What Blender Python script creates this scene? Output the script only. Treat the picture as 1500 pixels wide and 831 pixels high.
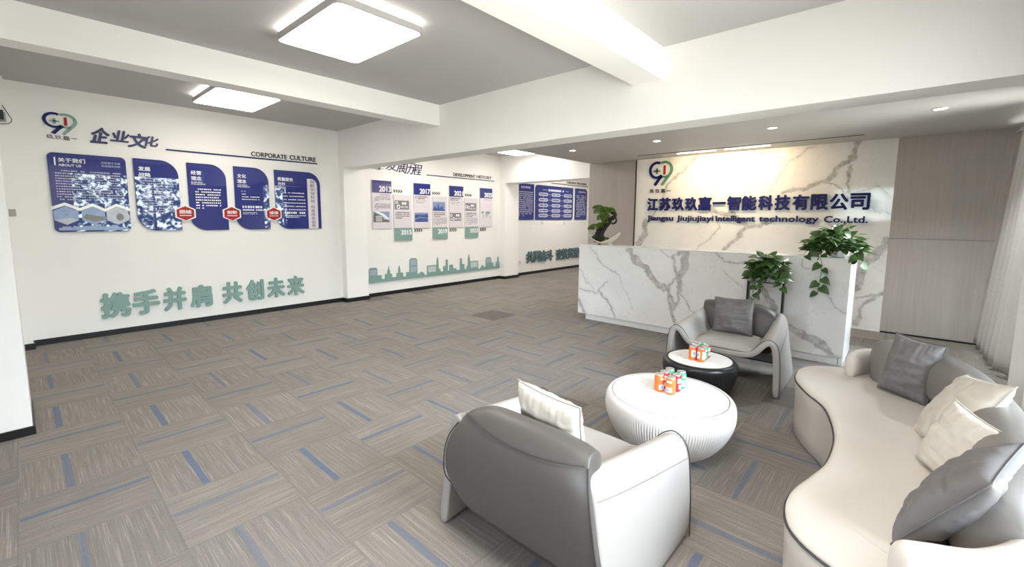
import bpy, bmesh, math, random
import numpy as np
from mathutils import Vector, Matrix

# ------------------------------------------------------------------ scene, camera, light
scn = bpy.context.scene
for o in list(bpy.data.objects):
    bpy.data.objects.remove(o, do_unlink=True)
COL = scn.collection
scn.view_settings.view_transform = 'Standard'
scn.view_settings.look = 'None'
scn.view_settings.gamma = 1.0
scn.view_settings.use_curve_mapping = False
scn.view_settings.exposure = 0.75
try:
    scn.cycles.use_denoising = True
    scn.cycles.max_bounces = 10
    scn.cycles.diffuse_bounces = 6
    scn.cycles.sample_clamp_indirect = 6.0
    scn.cycles.caustics_reflective = False
    scn.cycles.caustics_refractive = False
except Exception:
    pass

FPX, CYPX = 640.615, 389.70
YAW, PITCH, ROLL = (math.radians(a) for a in (48.34582, 6.40909, -0.38041))
EYE = Vector((0.0, 0.0, 1.49))
cd = bpy.data.cameras.new('camera')
cam = bpy.data.objects.new('camera', cd)
COL.objects.link(cam)
scn.camera = cam
cd.sensor_fit = 'HORIZONTAL'
cd.sensor_width = 36.0
cd.lens = 36.0 * FPX / 1500.0
cd.shift_y = (CYPX - 415.5) / 1500.0
cd.clip_start = 0.02
_cy, _sy, _cp, _sp = math.cos(YAW), math.sin(YAW), math.cos(PITCH), math.sin(PITCH)
_f = Vector((_sy * _cp, _cy * _cp, -_sp))
_r = Vector((_cy, -_sy, 0.0))
_d = _f.cross(_r)
_c, _s = math.cos(ROLL), math.sin(ROLL)
_r2 = _r * _c + _d * _s
_d2 = _d * _c - _r * _s
cam.matrix_world = Matrix(((_r2.x, -_d2.x, -_f.x, EYE.x), (_r2.y, -_d2.y, -_f.y, EYE.y), (_r2.z, -_d2.z, -_f.z, EYE.z), (0, 0, 0, 1)))

# daylight: sky outside the windows
world = bpy.data.worlds.new('sky')
scn.world = world
world.use_nodes = True
wn = world.node_tree
wn.nodes.clear()
w_out = wn.nodes.new('ShaderNodeOutputWorld')
w_bg = wn.nodes.new('ShaderNodeBackground')
w_tc = wn.nodes.new('ShaderNodeTexCoord')
w_sep = wn.nodes.new('ShaderNodeSeparateXYZ')
w_noise = wn.nodes.new('ShaderNodeTexNoise')
w_noise.inputs['Scale'].default_value = 120.0
w_noise.inputs['Detail'].default_value = 6.0
w_noise.inputs['Roughness'].default_value = 0.7
w_leaf = wn.nodes.new('ShaderNodeValToRGB')
w_leaf.color_ramp.elements[0].position = 0.50
w_leaf.color_ramp.elements[0].color = (0.02, 0.035, 0.025, 1)
w_leaf.color_ramp.elements[1].position = 0.58
w_leaf.color_ramp.elements[1].color = (1.0, 1.12, 1.15, 1)
w_h = wn.nodes.new('ShaderNodeMapRange')
w_h.inputs['From Min'].default_value = 0.10
w_h.inputs['From Max'].default_value = 0.22
w_mix = wn.nodes.new('ShaderNodeMix')
w_mix.data_type = 'RGBA'
w_mix.inputs['B'].default_value = (0.90, 1.0, 1.12, 1)
wn.links.new(w_tc.outputs['Generated'], w_sep.inputs[0])
wn.links.new(w_tc.outputs['Generated'], w_noise.inputs['Vector'])
wn.links.new(w_noise.outputs['Fac'], w_leaf.inputs[0])
wn.links.new(w_sep.outputs['Z'], w_h.inputs['Value'])
wn.links.new(w_h.outputs['Result'], w_mix.inputs['Factor'])
wn.links.new(w_leaf.outputs[0], w_mix.inputs['A'])
w_g = wn.nodes.new('ShaderNodeMapRange')          # unseen ground tone below the horizon, set for bounce light indoors
w_g.inputs['From Min'].default_value = -0.03
w_g.inputs['From Max'].default_value = -0.12
w_gm = wn.nodes.new('ShaderNodeMix')
w_gm.data_type = 'RGBA'
w_gm.inputs['B'].default_value = (0.36, 0.35, 0.33, 1)
wn.links.new(w_sep.outputs['Z'], w_g.inputs['Value'])
wn.links.new(w_g.outputs['Result'], w_gm.inputs['Factor'])
wn.links.new(w_mix.outputs['Result'], w_gm.inputs['A'])
w_p = wn.nodes.new('ShaderNodeMapRange')          # added brighter ground glow at steep angles, lifts light on header and ceiling
w_p.inputs['From Min'].default_value = -0.25
w_p.inputs['From Max'].default_value = -0.60
w_pm = wn.nodes.new('ShaderNodeMix')
w_pm.data_type = 'RGBA'
w_pm.inputs['B'].default_value = (1.15, 1.08, 0.98, 1)
wn.links.new(w_sep.outputs['Z'], w_p.inputs['Value'])
wn.links.new(w_p.outputs['Result'], w_pm.inputs['Factor'])
wn.links.new(w_gm.outputs['Result'], w_pm.inputs['A'])
wn.links.new(w_pm.outputs['Result'], w_bg.inputs['Color'])
w_bg.inputs['Strength'].default_value = 18.0
wn.links.new(w_bg.outputs[0], w_out.inputs[0])

def area(name, loc, rot, sx, sy, energy, color=(1, 1, 1), spread=180.0):
    ld = bpy.data.lights.new(name, 'AREA')
    ld.shape = 'RECTANGLE'
    ld.size, ld.size_y = sx, sy
    ld.energy = energy
    ld.color = color
    ld.spread = math.radians(spread)
    o = bpy.data.objects.new(name, ld)
    o.location = loc
    o.rotation_euler = rot
    COL.objects.link(o)
    return o
# sky portals in the window openings (right wall twice, and behind the camera)
def portal(name, loc, rot, sx, sy):
    o = area(name, loc, rot, sx, sy, 1.0)
    o.data.cycles.is_portal = True
    return o
portal('portal_near_window', (2.1, -1.06, 1.44), (math.radians(90), 0, 0), 2.42, 2.2)
portal('portal_far_window', (6.22, -1.06, 1.31), (math.radians(90), 0, 0), 2.0, 2.42)
portal('portal_rear_window', (-3.21, 0.9, 1.95), (0, math.radians(-90), 0), 1.2, 2.0)
# added unseen fill lights brightening the camera's bay and two bays beyond beams
area('far_bay_fill', (9.9, 5.9, 2.86), (0, 0, 0), 1.0, 0.7, 30, (1.0, 0.94, 0.87))
area('near_bay_fill', (0.75, 0.35, 2.84), (0, 0, 0), 0.7, 1.0, 38, (1.0, 0.95, 0.90))
area('middle_bay_fill', (5.1, 5.95, 2.86), (0, 0, 0), 0.7, 1.0, 22, (1.0, 0.93, 0.85))

# ------------------------------------------------------------------ node materials
def mat_new(name):
    m = bpy.data.materials.new(name)
    m.use_nodes = True
    return m, m.node_tree, m.node_tree.nodes['Principled BSDF']

def pmat(name, col, rough=0.5, metal=0.0, spec=0.5, noise=0.0, nscale=20.0, bump=0.0, bscale=200.0, coat=0.0, emit=None, estr=0.0):
    m, t, b = mat_new(name)
    b.inputs['Base Color'].default_value = (*col, 1)
    b.inputs['Roughness'].default_value = rough
    b.inputs['Metallic'].default_value = metal
    b.inputs['Specular IOR Level'].default_value = spec
    b.inputs['Coat Weight'].default_value = coat
    b.inputs['Coat Roughness'].default_value = 0.05
    tc = t.nodes.new('ShaderNodeTexCoord')
    if noise > 0:
        n = t.nodes.new('ShaderNodeTexNoise')
        n.inputs['Scale'].default_value = nscale
        n.inputs['Detail'].default_value = 4
        t.links.new(tc.outputs['Object'], n.inputs['Vector'])
        r = t.nodes.new('ShaderNodeMapRange')
        r.inputs['To Min'].default_value = 1 - noise
        r.inputs['To Max'].default_value = 1 + noise
        t.links.new(n.outputs['Fac'], r.inputs['Value'])
        mx = t.nodes.new('ShaderNodeMix')
        mx.data_type = 'RGBA'
        mx.blend_type = 'MULTIPLY'
        mx.inputs['Factor'].default_value = 1
        mx.inputs['A'].default_value = (*col, 1)
        t.links.new(r.outputs['Result'], mx.inputs['B'])
        t.links.new(mx.outputs['Result'], b.inputs['Base Color'])
    if bump > 0:
        n2 = t.nodes.new('ShaderNodeTexNoise')
        n2.inputs['Scale'].default_value = bscale
        n2.inputs['Detail'].default_value = 3
        t.links.new(tc.outputs['Object'], n2.inputs['Vector'])
        bp = t.nodes.new('ShaderNodeBump')
        bp.inputs['Strength'].default_value = bump
        bp.inputs['Distance'].default_value = 0.01
        t.links.new(n2.outputs['Fac'], bp.inputs['Height'])
        t.links.new(bp.outputs['Normal'], b.inputs['Normal'])
    if emit is not None:
        b.inputs['Emission Color'].default_value = (*emit, 1)
        b.inputs['Emission Strength'].default_value = estr
    return m

class NT:
    """small helper that chains math nodes"""
    def __init__(s, t):
        s.t = t
    def m(s, op, a, b=None, c=None):
        n = s.t.nodes.new('ShaderNodeMath')
        n.operation = op
        for i, v in enumerate((a, b, c)):
            if v is None:
                continue
            if isinstance(v, (int, float)):
                n.inputs[i].default_value = v
            else:
                s.t.links.new(v, n.inputs[i])
        return n.outputs[0]
    def mix(s, f, a, b):
        return s.m('ADD', s.m('MULTIPLY', a, s.m('SUBTRACT', 1.0, f)), s.m('MULTIPLY', b, f))
    def vec(s, x, y, z):
        n = s.t.nodes.new('ShaderNodeCombineXYZ')
        for i, v in enumerate((x, y, z)):
            if isinstance(v, (int, float)):
                n.inputs[i].default_value = v
            else:
                s.t.links.new(v, n.inputs[i])
        return n.outputs[0]
    def noise(s, v, scale, detail=2.0, rough=0.5):
        n = s.t.nodes.new('ShaderNodeTexNoise')
        n.inputs['Scale'].default_value = scale
        n.inputs['Detail'].default_value = detail
        n.inputs['Roughness'].default_value = rough
        s.t.links.new(v, n.inputs['Vector'])
        return n.outputs['Fac']
    def white(s, v):
        n = s.t.nodes.new('ShaderNodeTexWhiteNoise')
        n.noise_dimensions = '3D'
        s.t.links.new(v, n.inputs['Vector'])
        return n.outputs['Value']
    def rng(s, v, a, b, c, d):
        n = s.t.nodes.new('ShaderNodeMapRange')
        for k, x in zip(('From Min', 'From Max', 'To Min', 'To Max'), (a, b, c, d)):
            n.inputs[k].default_value = x
        s.t.links.new(v, n.inputs['Value'])
        return n.outputs['Result']
    def cmix(s, f, a, b, blend='MIX'):
        n = s.t.nodes.new('ShaderNodeMix')
        n.data_type = 'RGBA'
        n.blend_type = blend
        for k, v in (('Factor', f), ('A', a), ('B', b)):
            if isinstance(v, tuple):
                n.inputs[k].default_value = (*v, 1)
            elif isinstance(v, (int, float)):
                n.inputs[k].default_value = v
            else:
                s.t.links.new(v, n.inputs[k])
        return n.outputs['Result']

def carpet_material():
    m, t, b = mat_new('carpet_tiles')
    n = NT(t)
    tc = t.nodes.new('ShaderNodeTexCoord')
    sp = t.nodes.new('ShaderNodeSeparateXYZ')
    t.links.new(tc.outputs['Object'], sp.inputs[0])
    T = 0.507
    u = n.m('DIVIDE', n.m('SUBTRACT', sp.outputs[0], 0.445 - 20 * T), T)
    v = n.m('DIVIDE', n.m('SUBTRACT', sp.outputs[1], 2.12 - 20 * T), T)
    iu, iv = n.m('FLOOR', u), n.m('FLOOR', v)
    fu, fv = n.m('FRACT', u), n.m('FRACT', v)
    turn = n.m('MODULO', n.m('ADD', iu, iv), 2.0)      # 1: pile lines run along y
    across = n.mix(turn, n.m('SUBTRACT', 1.0, fv), fu)
    along = n.mix(turn, fu, fv)
    tid = n.white(n.vec(iu, iv, 3.0))
    off = n.m('MULTIPLY', tid, 37.0)
    st1 = n.noise(n.vec(n.m('ADD', n.m('MULTIPLY', across, 32.0), off), n.m('MULTIPLY', along, 0.9), off), 1.0, 2.0, 0.6)
    st2 = n.noise(n.vec(n.m('ADD', n.m('MULTIPLY', across, 120.0), off), n.m('MULTIPLY', along, 2.0), off), 1.0, 1.0)
    fib = n.noise(tc.outputs['Object'], 260.0, 2.0)
    light_lines = n.rng(st2, 0.55, 0.70, 0.0, 1.0)
    val = n.m('ADD', n.rng(st1, 0.3, 0.7, 0.88, 1.06), n.m('MULTIPLY', light_lines, 0.38))
    val = n.m('MULTIPLY', val, n.rng(tid, 0.0, 1.0, 0.94, 1.05))
    val = n.m('MULTIPLY', val, n.rng(fib, 0.25, 0.75, 0.80, 1.2))
    dark = n.m('GREATER_THAN', n.white(n.vec(iu, iv, 9.0)), 0.965)
    val = n.m('MULTIPLY', val, n.m('SUBTRACT', 1.0, n.m('MULTIPLY', dark, 0.28)))
    seam = n.m('MINIMUM', n.m('MINIMUM', fu, n.m('SUBTRACT', 1.0, fu)), n.m('MINIMUM', fv, n.m('SUBTRACT', 1.0, fv)))
    val = n.m('MULTIPLY', val, n.rng(seam, 0.0, 0.012, 0.86, 1.0))
    base = n.cmix(1.0, (0.232, 0.211, 0.188), n.vec(val, val, val), 'MULTIPLY')
    # one blue stripe a tile
    wob = n.m('MULTIPLY', n.m('SUBTRACT', n.noise(n.vec(off, n.m('MULTIPLY', along, 6.0), off), 1.0), 0.5), 0.02)
    dist = n.m('ABSOLUTE', n.m('ADD', n.m('SUBTRACT', across, 0.385), wob))
    inb = n.m('MULTIPLY', n.m('LESS_THAN', dist, n.m('ADD', 0.026, n.m('MULTIPLY', tid, 0.012))), n.m('LESS_THAN', n.m('ABSOLUTE', n.m('SUBTRACT', along, 0.5)), 0.485))
    st = n.m('MULTIPLY', inb, n.rng(n.white(n.vec(iu, iv, 5.0)), 0.0, 1.0, 0.45, 0.95))
    bl = n.rng(fib, 0.25, 0.75, 0.8, 1.2)
    blue = n.cmix(1.0, (0.125, 0.152, 0.225), n.vec(bl, bl, bl), 'MULTIPLY')
    colr = n.cmix(st, base, blue)
    t.links.new(colr, b.inputs['Base Color'])
    b.inputs['Roughness'].default_value = 0.95
    b.inputs['Specular IOR Level'].default_value = 0.15
    bp = t.nodes.new('ShaderNodeBump')
    bp.inputs['Strength'].default_value = 0.35
    bp.inputs['Distance'].default_value = 0.004
    t.links.new(n.m('ADD', n.m('MULTIPLY', fib, 0.6), st2), bp.inputs['Height'])
    t.links.new(bp.outputs['Normal'], b.inputs['Normal'])
    return m

def marble_material():
    m, t, b = mat_new('polished_marble')
    n = NT(t)
    tc = t.nodes.new('ShaderNodeTexCoord')
    at = t.nodes.new('ShaderNodeAttribute')
    at.attribute_name = 'vein'
    cloud = n.noise(tc.outputs['Object'], 1.6, 4.0)
    thin = n.noise(tc.outputs['Object'], 2.2, 6.0, 0.62)
    hair = n.rng(n.m('ABSOLUTE', n.m('SUBTRACT', thin, 0.5)), 0.0, 0.006, 0.16, 0.0)
    base = n.cmix(n.rng(cloud, 0.35, 0.7, 0.0, 1.0), (0.88, 0.87, 0.85), (0.80, 0.80, 0.79))
    fine = n.noise(tc.outputs['Object'], 45.0, 4.0, 0.7)
    k = n.m('MULTIPLY', at.outputs['Fac'], n.rng(fine, 0.3, 0.7, 0.6, 1.15))
    k = n.m('MINIMUM', n.m('ADD', k, hair), 1.0)
    t.links.new(n.cmix(k, base, (0.235, 0.225, 0.215)), b.inputs['Base Color'])
    b.inputs['Roughness'].default_value = 0.06
    b.inputs['Specular IOR Level'].default_value = 0.55
    return m

def wood_material(name, ca, cb):
    m, t, b = mat_new(name)
    n = NT(t)
    tc = t.nodes.new('ShaderNodeTexCoord')
    mp = t.nodes.new('ShaderNodeMapping')
    mp.inputs['Scale'].default_value = (22, 22, 0.7)
    t.links.new(tc.outputs['Object'], mp.inputs['Vector'])
    g = n.noise(mp.outputs[0], 2.0, 6.0, 0.65)
    big = n.noise(tc.outputs['Object'], 1.3, 2.0)
    t.links.new(n.cmix(n.rng(n.m('ADD', g, n.m('MULTIPLY', big, 0.3)), 0.45, 0.85, 0.0, 1.0), ca, cb), b.inputs['Base Color'])
    b.inputs['Roughness'].default_value = 0.42
    return m

M = {}
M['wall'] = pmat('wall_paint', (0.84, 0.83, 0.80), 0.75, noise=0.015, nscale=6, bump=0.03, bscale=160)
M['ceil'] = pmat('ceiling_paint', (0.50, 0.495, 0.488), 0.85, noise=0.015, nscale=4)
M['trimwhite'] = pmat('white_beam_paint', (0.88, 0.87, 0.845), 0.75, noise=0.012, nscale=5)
M['black_base'] = pmat('black_skirting', (0.008, 0.008, 0.009), 0.35)
M['carpet'] = carpet_material()
M['marble'] = marble_material()
M['white_slab'] = pmat('white_stone_edge', (0.80, 0.80, 0.79), 0.15, noise=0.02)
M['wood'] = wood_material('greyed_veneer', (0.39, 0.355, 0.325), (0.45, 0.412, 0.38))
M['blue'] = pmat('royal_blue_acrylic', (0.030, 0.040, 0.200), 0.012, spec=0.5, noise=0.10, nscale=3)
M['navy'] = pmat('navy_lettering', (0.010, 0.014, 0.115), 0.5, spec=0.25)
M['navymatt'] = pmat('navy_brush_lettering', (0.012, 0.016, 0.10), 0.4)
M['black_ink'] = pmat('black_lettering', (0.015, 0.015, 0.02), 0.5)
M['print_white'] = pmat('white_print', (0.80, 0.81, 0.84), 0.4)
M['print_pale'] = pmat('pale_blue_print', (0.45, 0.47, 0.60), 0.4)
M['acrylic_white'] = pmat('white_acrylic', (0.82, 0.82, 0.81), 0.25)
M['lilac'] = pmat('pale_lilac_acrylic', (0.70, 0.65, 0.69), 0.2)
M['sage'] = pmat('sage_green_board', (0.205, 0.335, 0.300), 0.5, noise=0.04, nscale=8)
M['teal'] = pmat('dark_teal_board', (0.085, 0.15, 0.165), 0.5)
M['red'] = pmat('red_acrylic', (0.36, 0.018, 0.02), 0.4, spec=0.2)
M['green_mark'] = pmat('green_acrylic', (0.10, 0.25, 0.15), 0.3)
M['sage_mark'] = pmat('sage_emblem_acrylic', (0.20, 0.36, 0.30), 0.35)
M['grey_print'] = pmat('grey_print', (0.20, 0.19, 0.19), 0.4)
M['photo_sky'] = pmat('photo_sky_print', (0.22, 0.30, 0.50), 0.3, noise=0.35, nscale=9)
M['photo_blue'] = pmat('photo_sea_print', (0.06, 0.10, 0.28), 0.3, noise=0.5, nscale=14)
M['photo_brown'] = pmat('photo_building_print', (0.13, 0.12, 0.11), 0.3, noise=0.4, nscale=40)
M['photo_pale'] = pmat('photo_pale_print', (0.42, 0.44, 0.50), 0.3, noise=0.3, nscale=10)
M['leather'] = pmat('pale_beige_leather', (0.47, 0.43, 0.385), 0.42, noise=0.03, nscale=4, bump=0.05, bscale=420)
M['leather_seat'] = pmat('cream_beige_leather', (0.60, 0.555, 0.50), 0.42, noise=0.03, nscale=4, bump=0.05, bscale=420)
M['leather_chair'] = pmat('beige_chair_leather', (0.345, 0.322, 0.298), 0.42, noise=0.03, nscale=4, bump=0.05, bscale=420)
M['sofa_grey'] = pmat('taupe_grey_sofa_leather', (0.175, 0.163, 0.152), 0.42, noise=0.04, nscale=4, bump=0.05, bscale=420)
M['leather_grey'] = pmat('taupe_grey_leather', (0.085, 0.076, 0.070), 0.42, noise=0.04, nscale=4, bump=0.05, bscale=420)
M['piping'] = pmat('dark_piping', (0.045, 0.042, 0.042), 0.5)
M['thread'] = pmat('beige_stitching', (0.30, 0.27, 0.24), 0.7)
M['pillow_cream'] = pmat('cream_cushion_fabric', (0.53, 0.49, 0.43), 0.50, noise=0.03, bump=0.05, bscale=300)
M['pillow_grey'] = pmat('grey_cushion_fabric', (0.130, 0.122, 0.122), 0.50, noise=0.05, bump=0.05, bscale=300)
M['table_white'] = pmat('white_table_lacquer', (0.80, 0.79, 0.77), 0.35)
M['table_top'] = pmat('white_sintered_stone', (0.84, 0.83, 0.815), 0.38, noise=0.03, nscale=3)
M['table_black'] = pmat('black_table_lacquer', (0.010, 0.010, 0.011), 0.32)
M['alu'] = pmat('brushed_aluminium', (0.75, 0.75, 0.75), 0.3, metal=1.0)
M['can_orange'] = pmat('orange_can_paint', (0.78, 0.17, 0.035), 0.3, noise=0.12, nscale=25)
M['can_red'] = pmat('red_can_paint', (0.55, 0.012, 0.03), 0.3)
M['can_green'] = pmat('green_can_paint', (0.03, 0.42, 0.18), 0.3)
M['can_patch'] = pmat('white_can_print', (0.82, 0.80, 0.80), 0.35)
M['can_code'] = pmat('blue_can_print', (0.25, 0.34, 0.55), 0.4)
M['metal_black'] = pmat('black_powder_coat', (0.010, 0.010, 0.010), 0.4)
M['frame_grey'] = pmat('lamp_frame_grey', (0.42, 0.41, 0.40), 0.4)
M['pot_white'] = pmat('white_planter', (0.80, 0.80, 0.80), 0.15)
M['pot_stone'] = pmat('pale_stone_pot', (0.58, 0.53, 0.44), 0.6, noise=0.15, nscale=20)
M['soil'] = pmat('dark_soil', (0.03, 0.022, 0.015), 0.9)
M['leaf'] = pmat('pothos_leaf', (0.042, 0.092, 0.018), 0.35, noise=0.5, nscale=9)
M['stem'] = pmat('pothos_stem', (0.10, 0.09, 0.04), 0.6)
M['bark'] = pmat('dark_bonsai_bark', (0.018, 0.015, 0.013), 0.8, bump=0.6, bscale=60)
M['needle'] = pmat('bonsai_needles', (0.135, 0.235, 0.030), 0.6, noise=0.4, nscale=25)
M['moss'] = pmat('dark_moss', (0.035, 0.085, 0.022), 0.8, noise=0.4, nscale=30)
M['curtain'] = pmat('linen_curtain', (0.36, 0.335, 0.315), 0.9, noise=0.05, nscale=60)
M['winframe'] = pmat('white_window_frame', (0.75, 0.76, 0.76), 0.4)
M['device_white'] = pmat('white_plastic', (0.72, 0.72, 0.70), 0.4)
M['device_grey'] = pmat('grey_plastic', (0.36, 0.36, 0.33), 0.5)
M['lamp'] = pmat('lit_diffuser', (0.9, 0.9, 0.9), 0.4, emit=(1.0, 0.93, 0.84), estr=9.0)
M['lamp_side'] = pmat('lit_lamp_edge', (0.9, 0.9, 0.9), 0.4, emit=(1.0, 0.93, 0.85), estr=5.0)
M['lamp_warm'] = pmat('lit_warm_bulb', (0.9, 0.9, 0.9), 0.4, emit=(1.0, 0.90, 0.72), estr=14.0)
M['lamp_strip'] = pmat('lit_linear_lamp', (0.9, 0.9, 0.9), 0.4, emit=(1.0, 0.90, 0.72), estr=6.0)
def curtain_material():
    m, t, b = mat_new('linen_curtain')
    tc = t.nodes.new('ShaderNodeTexCoord')
    n = NT(t)
    mp = t.nodes.new('ShaderNodeMapping')
    mp.inputs['Scale'].default_value = (1, 1, 0.25)
    t.links.new(tc.outputs['Object'], mp.inputs['Vector'])
    col = n.cmix(n.noise(mp.outputs[0], 160.0, 3.0), (0.36, 0.335, 0.31), (0.46, 0.43, 0.405))
    t.links.new(col, b.inputs['Base Color'])
    b.inputs['Roughness'].default_value = 0.9
    b.inputs['Specular IOR Level'].default_value = 0.1
    tl = t.nodes.new('ShaderNodeBsdfTranslucent')
    t.links.new(col, tl.inputs['Color'])
    mx = t.nodes.new('ShaderNodeMixShader')
    mx.inputs[0].default_value = 0.35
    t.links.new(b.outputs[0], mx.inputs[1])
    t.links.new(tl.outputs[0], mx.inputs[2])
    t.links.new(mx.outputs[0], t.nodes['Material Output'].inputs[0])
    return m
M['curtain'] = curtain_material()
def stone_top_material():
    m, t, b = mat_new('veined_white_table_stone')
    n = NT(t)
    tc = t.nodes.new('ShaderNodeTexCoord')
    mp = t.nodes.new('ShaderNodeMapping')
    mp.inputs['Rotation'].default_value = (0, 0, 0.6)
    mp.inputs['Scale'].default_value = (0.7, 2.6, 1.0)
    t.links.new(tc.outputs['Object'], mp.inputs['Vector'])
    v = n.noise(mp.outputs[0], 1.5, 4.0, 0.55)
    line = n.rng(n.m('ABSOLUTE', n.m('SUBTRACT', v, 0.5)), 0.0, 0.010, 0.55, 0.0)
    t.links.new(n.cmix(line, (0.84, 0.83, 0.81), (0.50, 0.48, 0.46)), b.inputs['Base Color'])
    b.inputs['Roughness'].default_value = 0.36
    return m
M['table_top'] = stone_top_material()
gm, gt, gb = mat_new('window_glass')
gt.nodes.remove(gb)
g_o = gt.nodes['Material Output']
g_tr = gt.nodes.new('ShaderNodeBsdfTransparent')
g_tr.inputs[0].default_value = (0.96, 0.98, 0.98, 1)
g_gl = gt.nodes.new('ShaderNodeBsdfGlossy')
g_gl.inputs['Roughness'].default_value = 0.02
g_fr = gt.nodes.new('ShaderNodeFresnel')
g_mx = gt.nodes.new('ShaderNodeMixShader')
gt.links.new(g_fr.outputs[0], g_mx.inputs[0])
gt.links.new(g_tr.outputs[0], g_mx.inputs[1])
gt.links.new(g_gl.outputs[0], g_mx.inputs[2])
gt.links.new(g_mx.outputs[0], g_o.inputs[0])
M['glass'] = gm

# ------------------------------------------------------------------ object helpers
WL = {}          # world position of each root or part at build time
def thing(name, label, cat, loc, group=None):
    o = bpy.data.objects.new(name, None)
    o.empty_display_size = 0.1
    COL.objects.link(o)
    o.location = loc
    WL[o] = Vector(loc)
    o['label'] = label
    o['category'] = cat
    if group:
        o['group'] = group
    return o

def tag(o, label, cat, group=None):
    o['label'] = label
    o['category'] = cat
    if group:
        o['group'] = group
    return o

class MB:
    """collects shapes in world (or thing-local) metres, then links them as one mesh"""
    def __init__(s):
        s.v, s.f, s.m, s.sm = [], [], [], []
    def add(s, vs, fs, mi=0, smooth=False):
        o = len(s.v)
        s.v += [tuple(p) for p in vs]
        s.f += [tuple(i + o for i in f) for f in fs]
        s.m += [mi] * len(fs)
        s.sm += [smooth] * len(fs)
        return s
    def box(s, x0, x1, y0, y1, z0, z1, mi=0):
        vs = [(x, y, z) for z in (z0, z1) for y in (y0, y1) for x in (x0, x1)]
        return s.add(vs, [(0, 2, 3, 1), (4, 5, 7, 6), (0, 1, 5, 4), (2, 6, 7, 3), (0, 4, 6, 2), (1, 3, 7, 5)], mi)
    def tube(s, pts, r, n=8, mi=0, closed=False, cap=True):
        pts = [Vector(p) for p in pts]
        N = len(pts)
        rs = r if isinstance(r, (list, tuple)) else [r] * N
        vs, fs = [], []
        prev = None
        for i, p in enumerate(pts):
            if closed:
                t = pts[(i + 1) % N] - pts[i - 1]
            else:
                t = pts[min(i + 1, N - 1)] - pts[max(i - 1, 0)]
            t = t.normalized() if t.length > 1e-9 else Vector((0, 0, 1))
            a = prev if prev is not None else (Vector((0, 0, 1)) if abs(t.z) < 0.9 else Vector((1, 0, 0)))
            a = a - t * a.dot(t)
            a.normalize()
            prev = a
            b = t.cross(a)
            for k in range(n):
                q = 2 * math.pi * k / n
                vs.append(p + (a * math.cos(q) + b * math.sin(q)) * rs[i])
        for i in range(N if closed else N - 1):
            j = (i + 1) % N
            for k in range(n):
                l = (k + 1) % n
                fs.append((i * n + k, i * n + l, j * n + l, j * n + k))
        if not closed and cap:
            fs.append(tuple(range(n - 1, -1, -1)))
            fs.append(tuple((N - 1) * n + k for k in range(n)))
        return s.add(vs, fs, mi, True)
    def lathe(s, prof, c, n=48, mi=0, smooth=True, cap0=False, cap1=False):
        vs, fs = [], []
        for r, z in prof:
            for k in range(n):
                q = 2 * math.pi * k / n
                vs.append((c[0] + r * math.cos(q), c[1] + r * math.sin(q), c[2] + z))
        for i in range(len(prof) - 1):
            for k in range(n):
                l = (k + 1) % n
                fs.append((i * n + k, i * n + l, (i + 1) * n + l, (i + 1) * n + k))
        if cap0:
            fs.append(tuple(range(n - 1, -1, -1)))
        if cap1:
            fs.append(tuple((len(prof) - 1) * n + k for k in range(n)))
        return s.add(vs, fs, mi, smooth)
    def prism(s, pts, fn, d0, d1, mi=0):
        """polygon pts (u, v) pushed from depth d0 to d1; fn(u, v, d) -> xyz"""
        N = len(pts)
        vs = [fn(u, v, d0) for u, v in pts] + [fn(u, v, d1) for u, v in pts]
        fs = [tuple(range(N - 1, -1, -1)), tuple(range(N, 2 * N))]
        fs += [(i, (i + 1) % N, N + (i + 1) % N, N + i) for i in range(N)]
        return s.add(vs, fs, mi)
    def build(s, name, mats, parent=None, bevel=0.0, subsurf=0, smooth=None, recalc=True):
        me = bpy.data.meshes.new(name)
        vs = np.array(s.v, dtype=float)
        lo, hi = vs.min(0), vs.max(0)
        org = Vector(((lo[0] + hi[0]) / 2, (lo[1] + hi[1]) / 2, lo[2]))
        me.from_pydata([tuple(p) for p in (vs - np.array(org))], [], s.f)
        for k in (mats if isinstance(mats, (list, tuple)) else [mats]):
            me.materials.append(k)
        me.polygons.foreach_set('material_index', s.m)
        me.polygons.foreach_set('use_smooth', [True] * len(s.f) if smooth else ([False] * len(s.f) if smooth is False else s.sm))
        if recalc:
            bm = bmesh.new()
            bm.from_mesh(me)
            bmesh.ops.recalc_face_normals(bm, faces=bm.faces[:])
            bm.to_mesh(me)
            bm.free()
        me.update()
        o = bpy.data.objects.new(name, me)
        COL.objects.link(o)
        WL[o] = org
        if parent is not None:
            o.parent = parent
            o.location = org - WL[parent]
        else:
            o.location = org
        if bevel > 0:
            b = o.modifiers.new('bevel', 'BEVEL')
            b.width = bevel
            b.segments = 3
            b.limit_method = 'ANGLE'
            b.angle_limit = math.radians(40)
        if subsurf:
            q = o.modifiers.new('subdivision', 'SUBSURF')
            q.levels = subsurf
            q.render_levels = subsurf
        return o

def struct(name, mb, mat, **k):
    o = mb.build(name, mat, **k)
    o['kind'] = 'structure'
    return o

def copy_thing(root):
    r = root.copy()
    COL.objects.link(r)
    for ch in list(root.children):
        c = ch.copy()
        COL.objects.link(c)
        c.parent = r
        for g in list(ch.children):
            d = g.copy()
            COL.objects.link(d)
            d.parent = c
    return r

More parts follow.
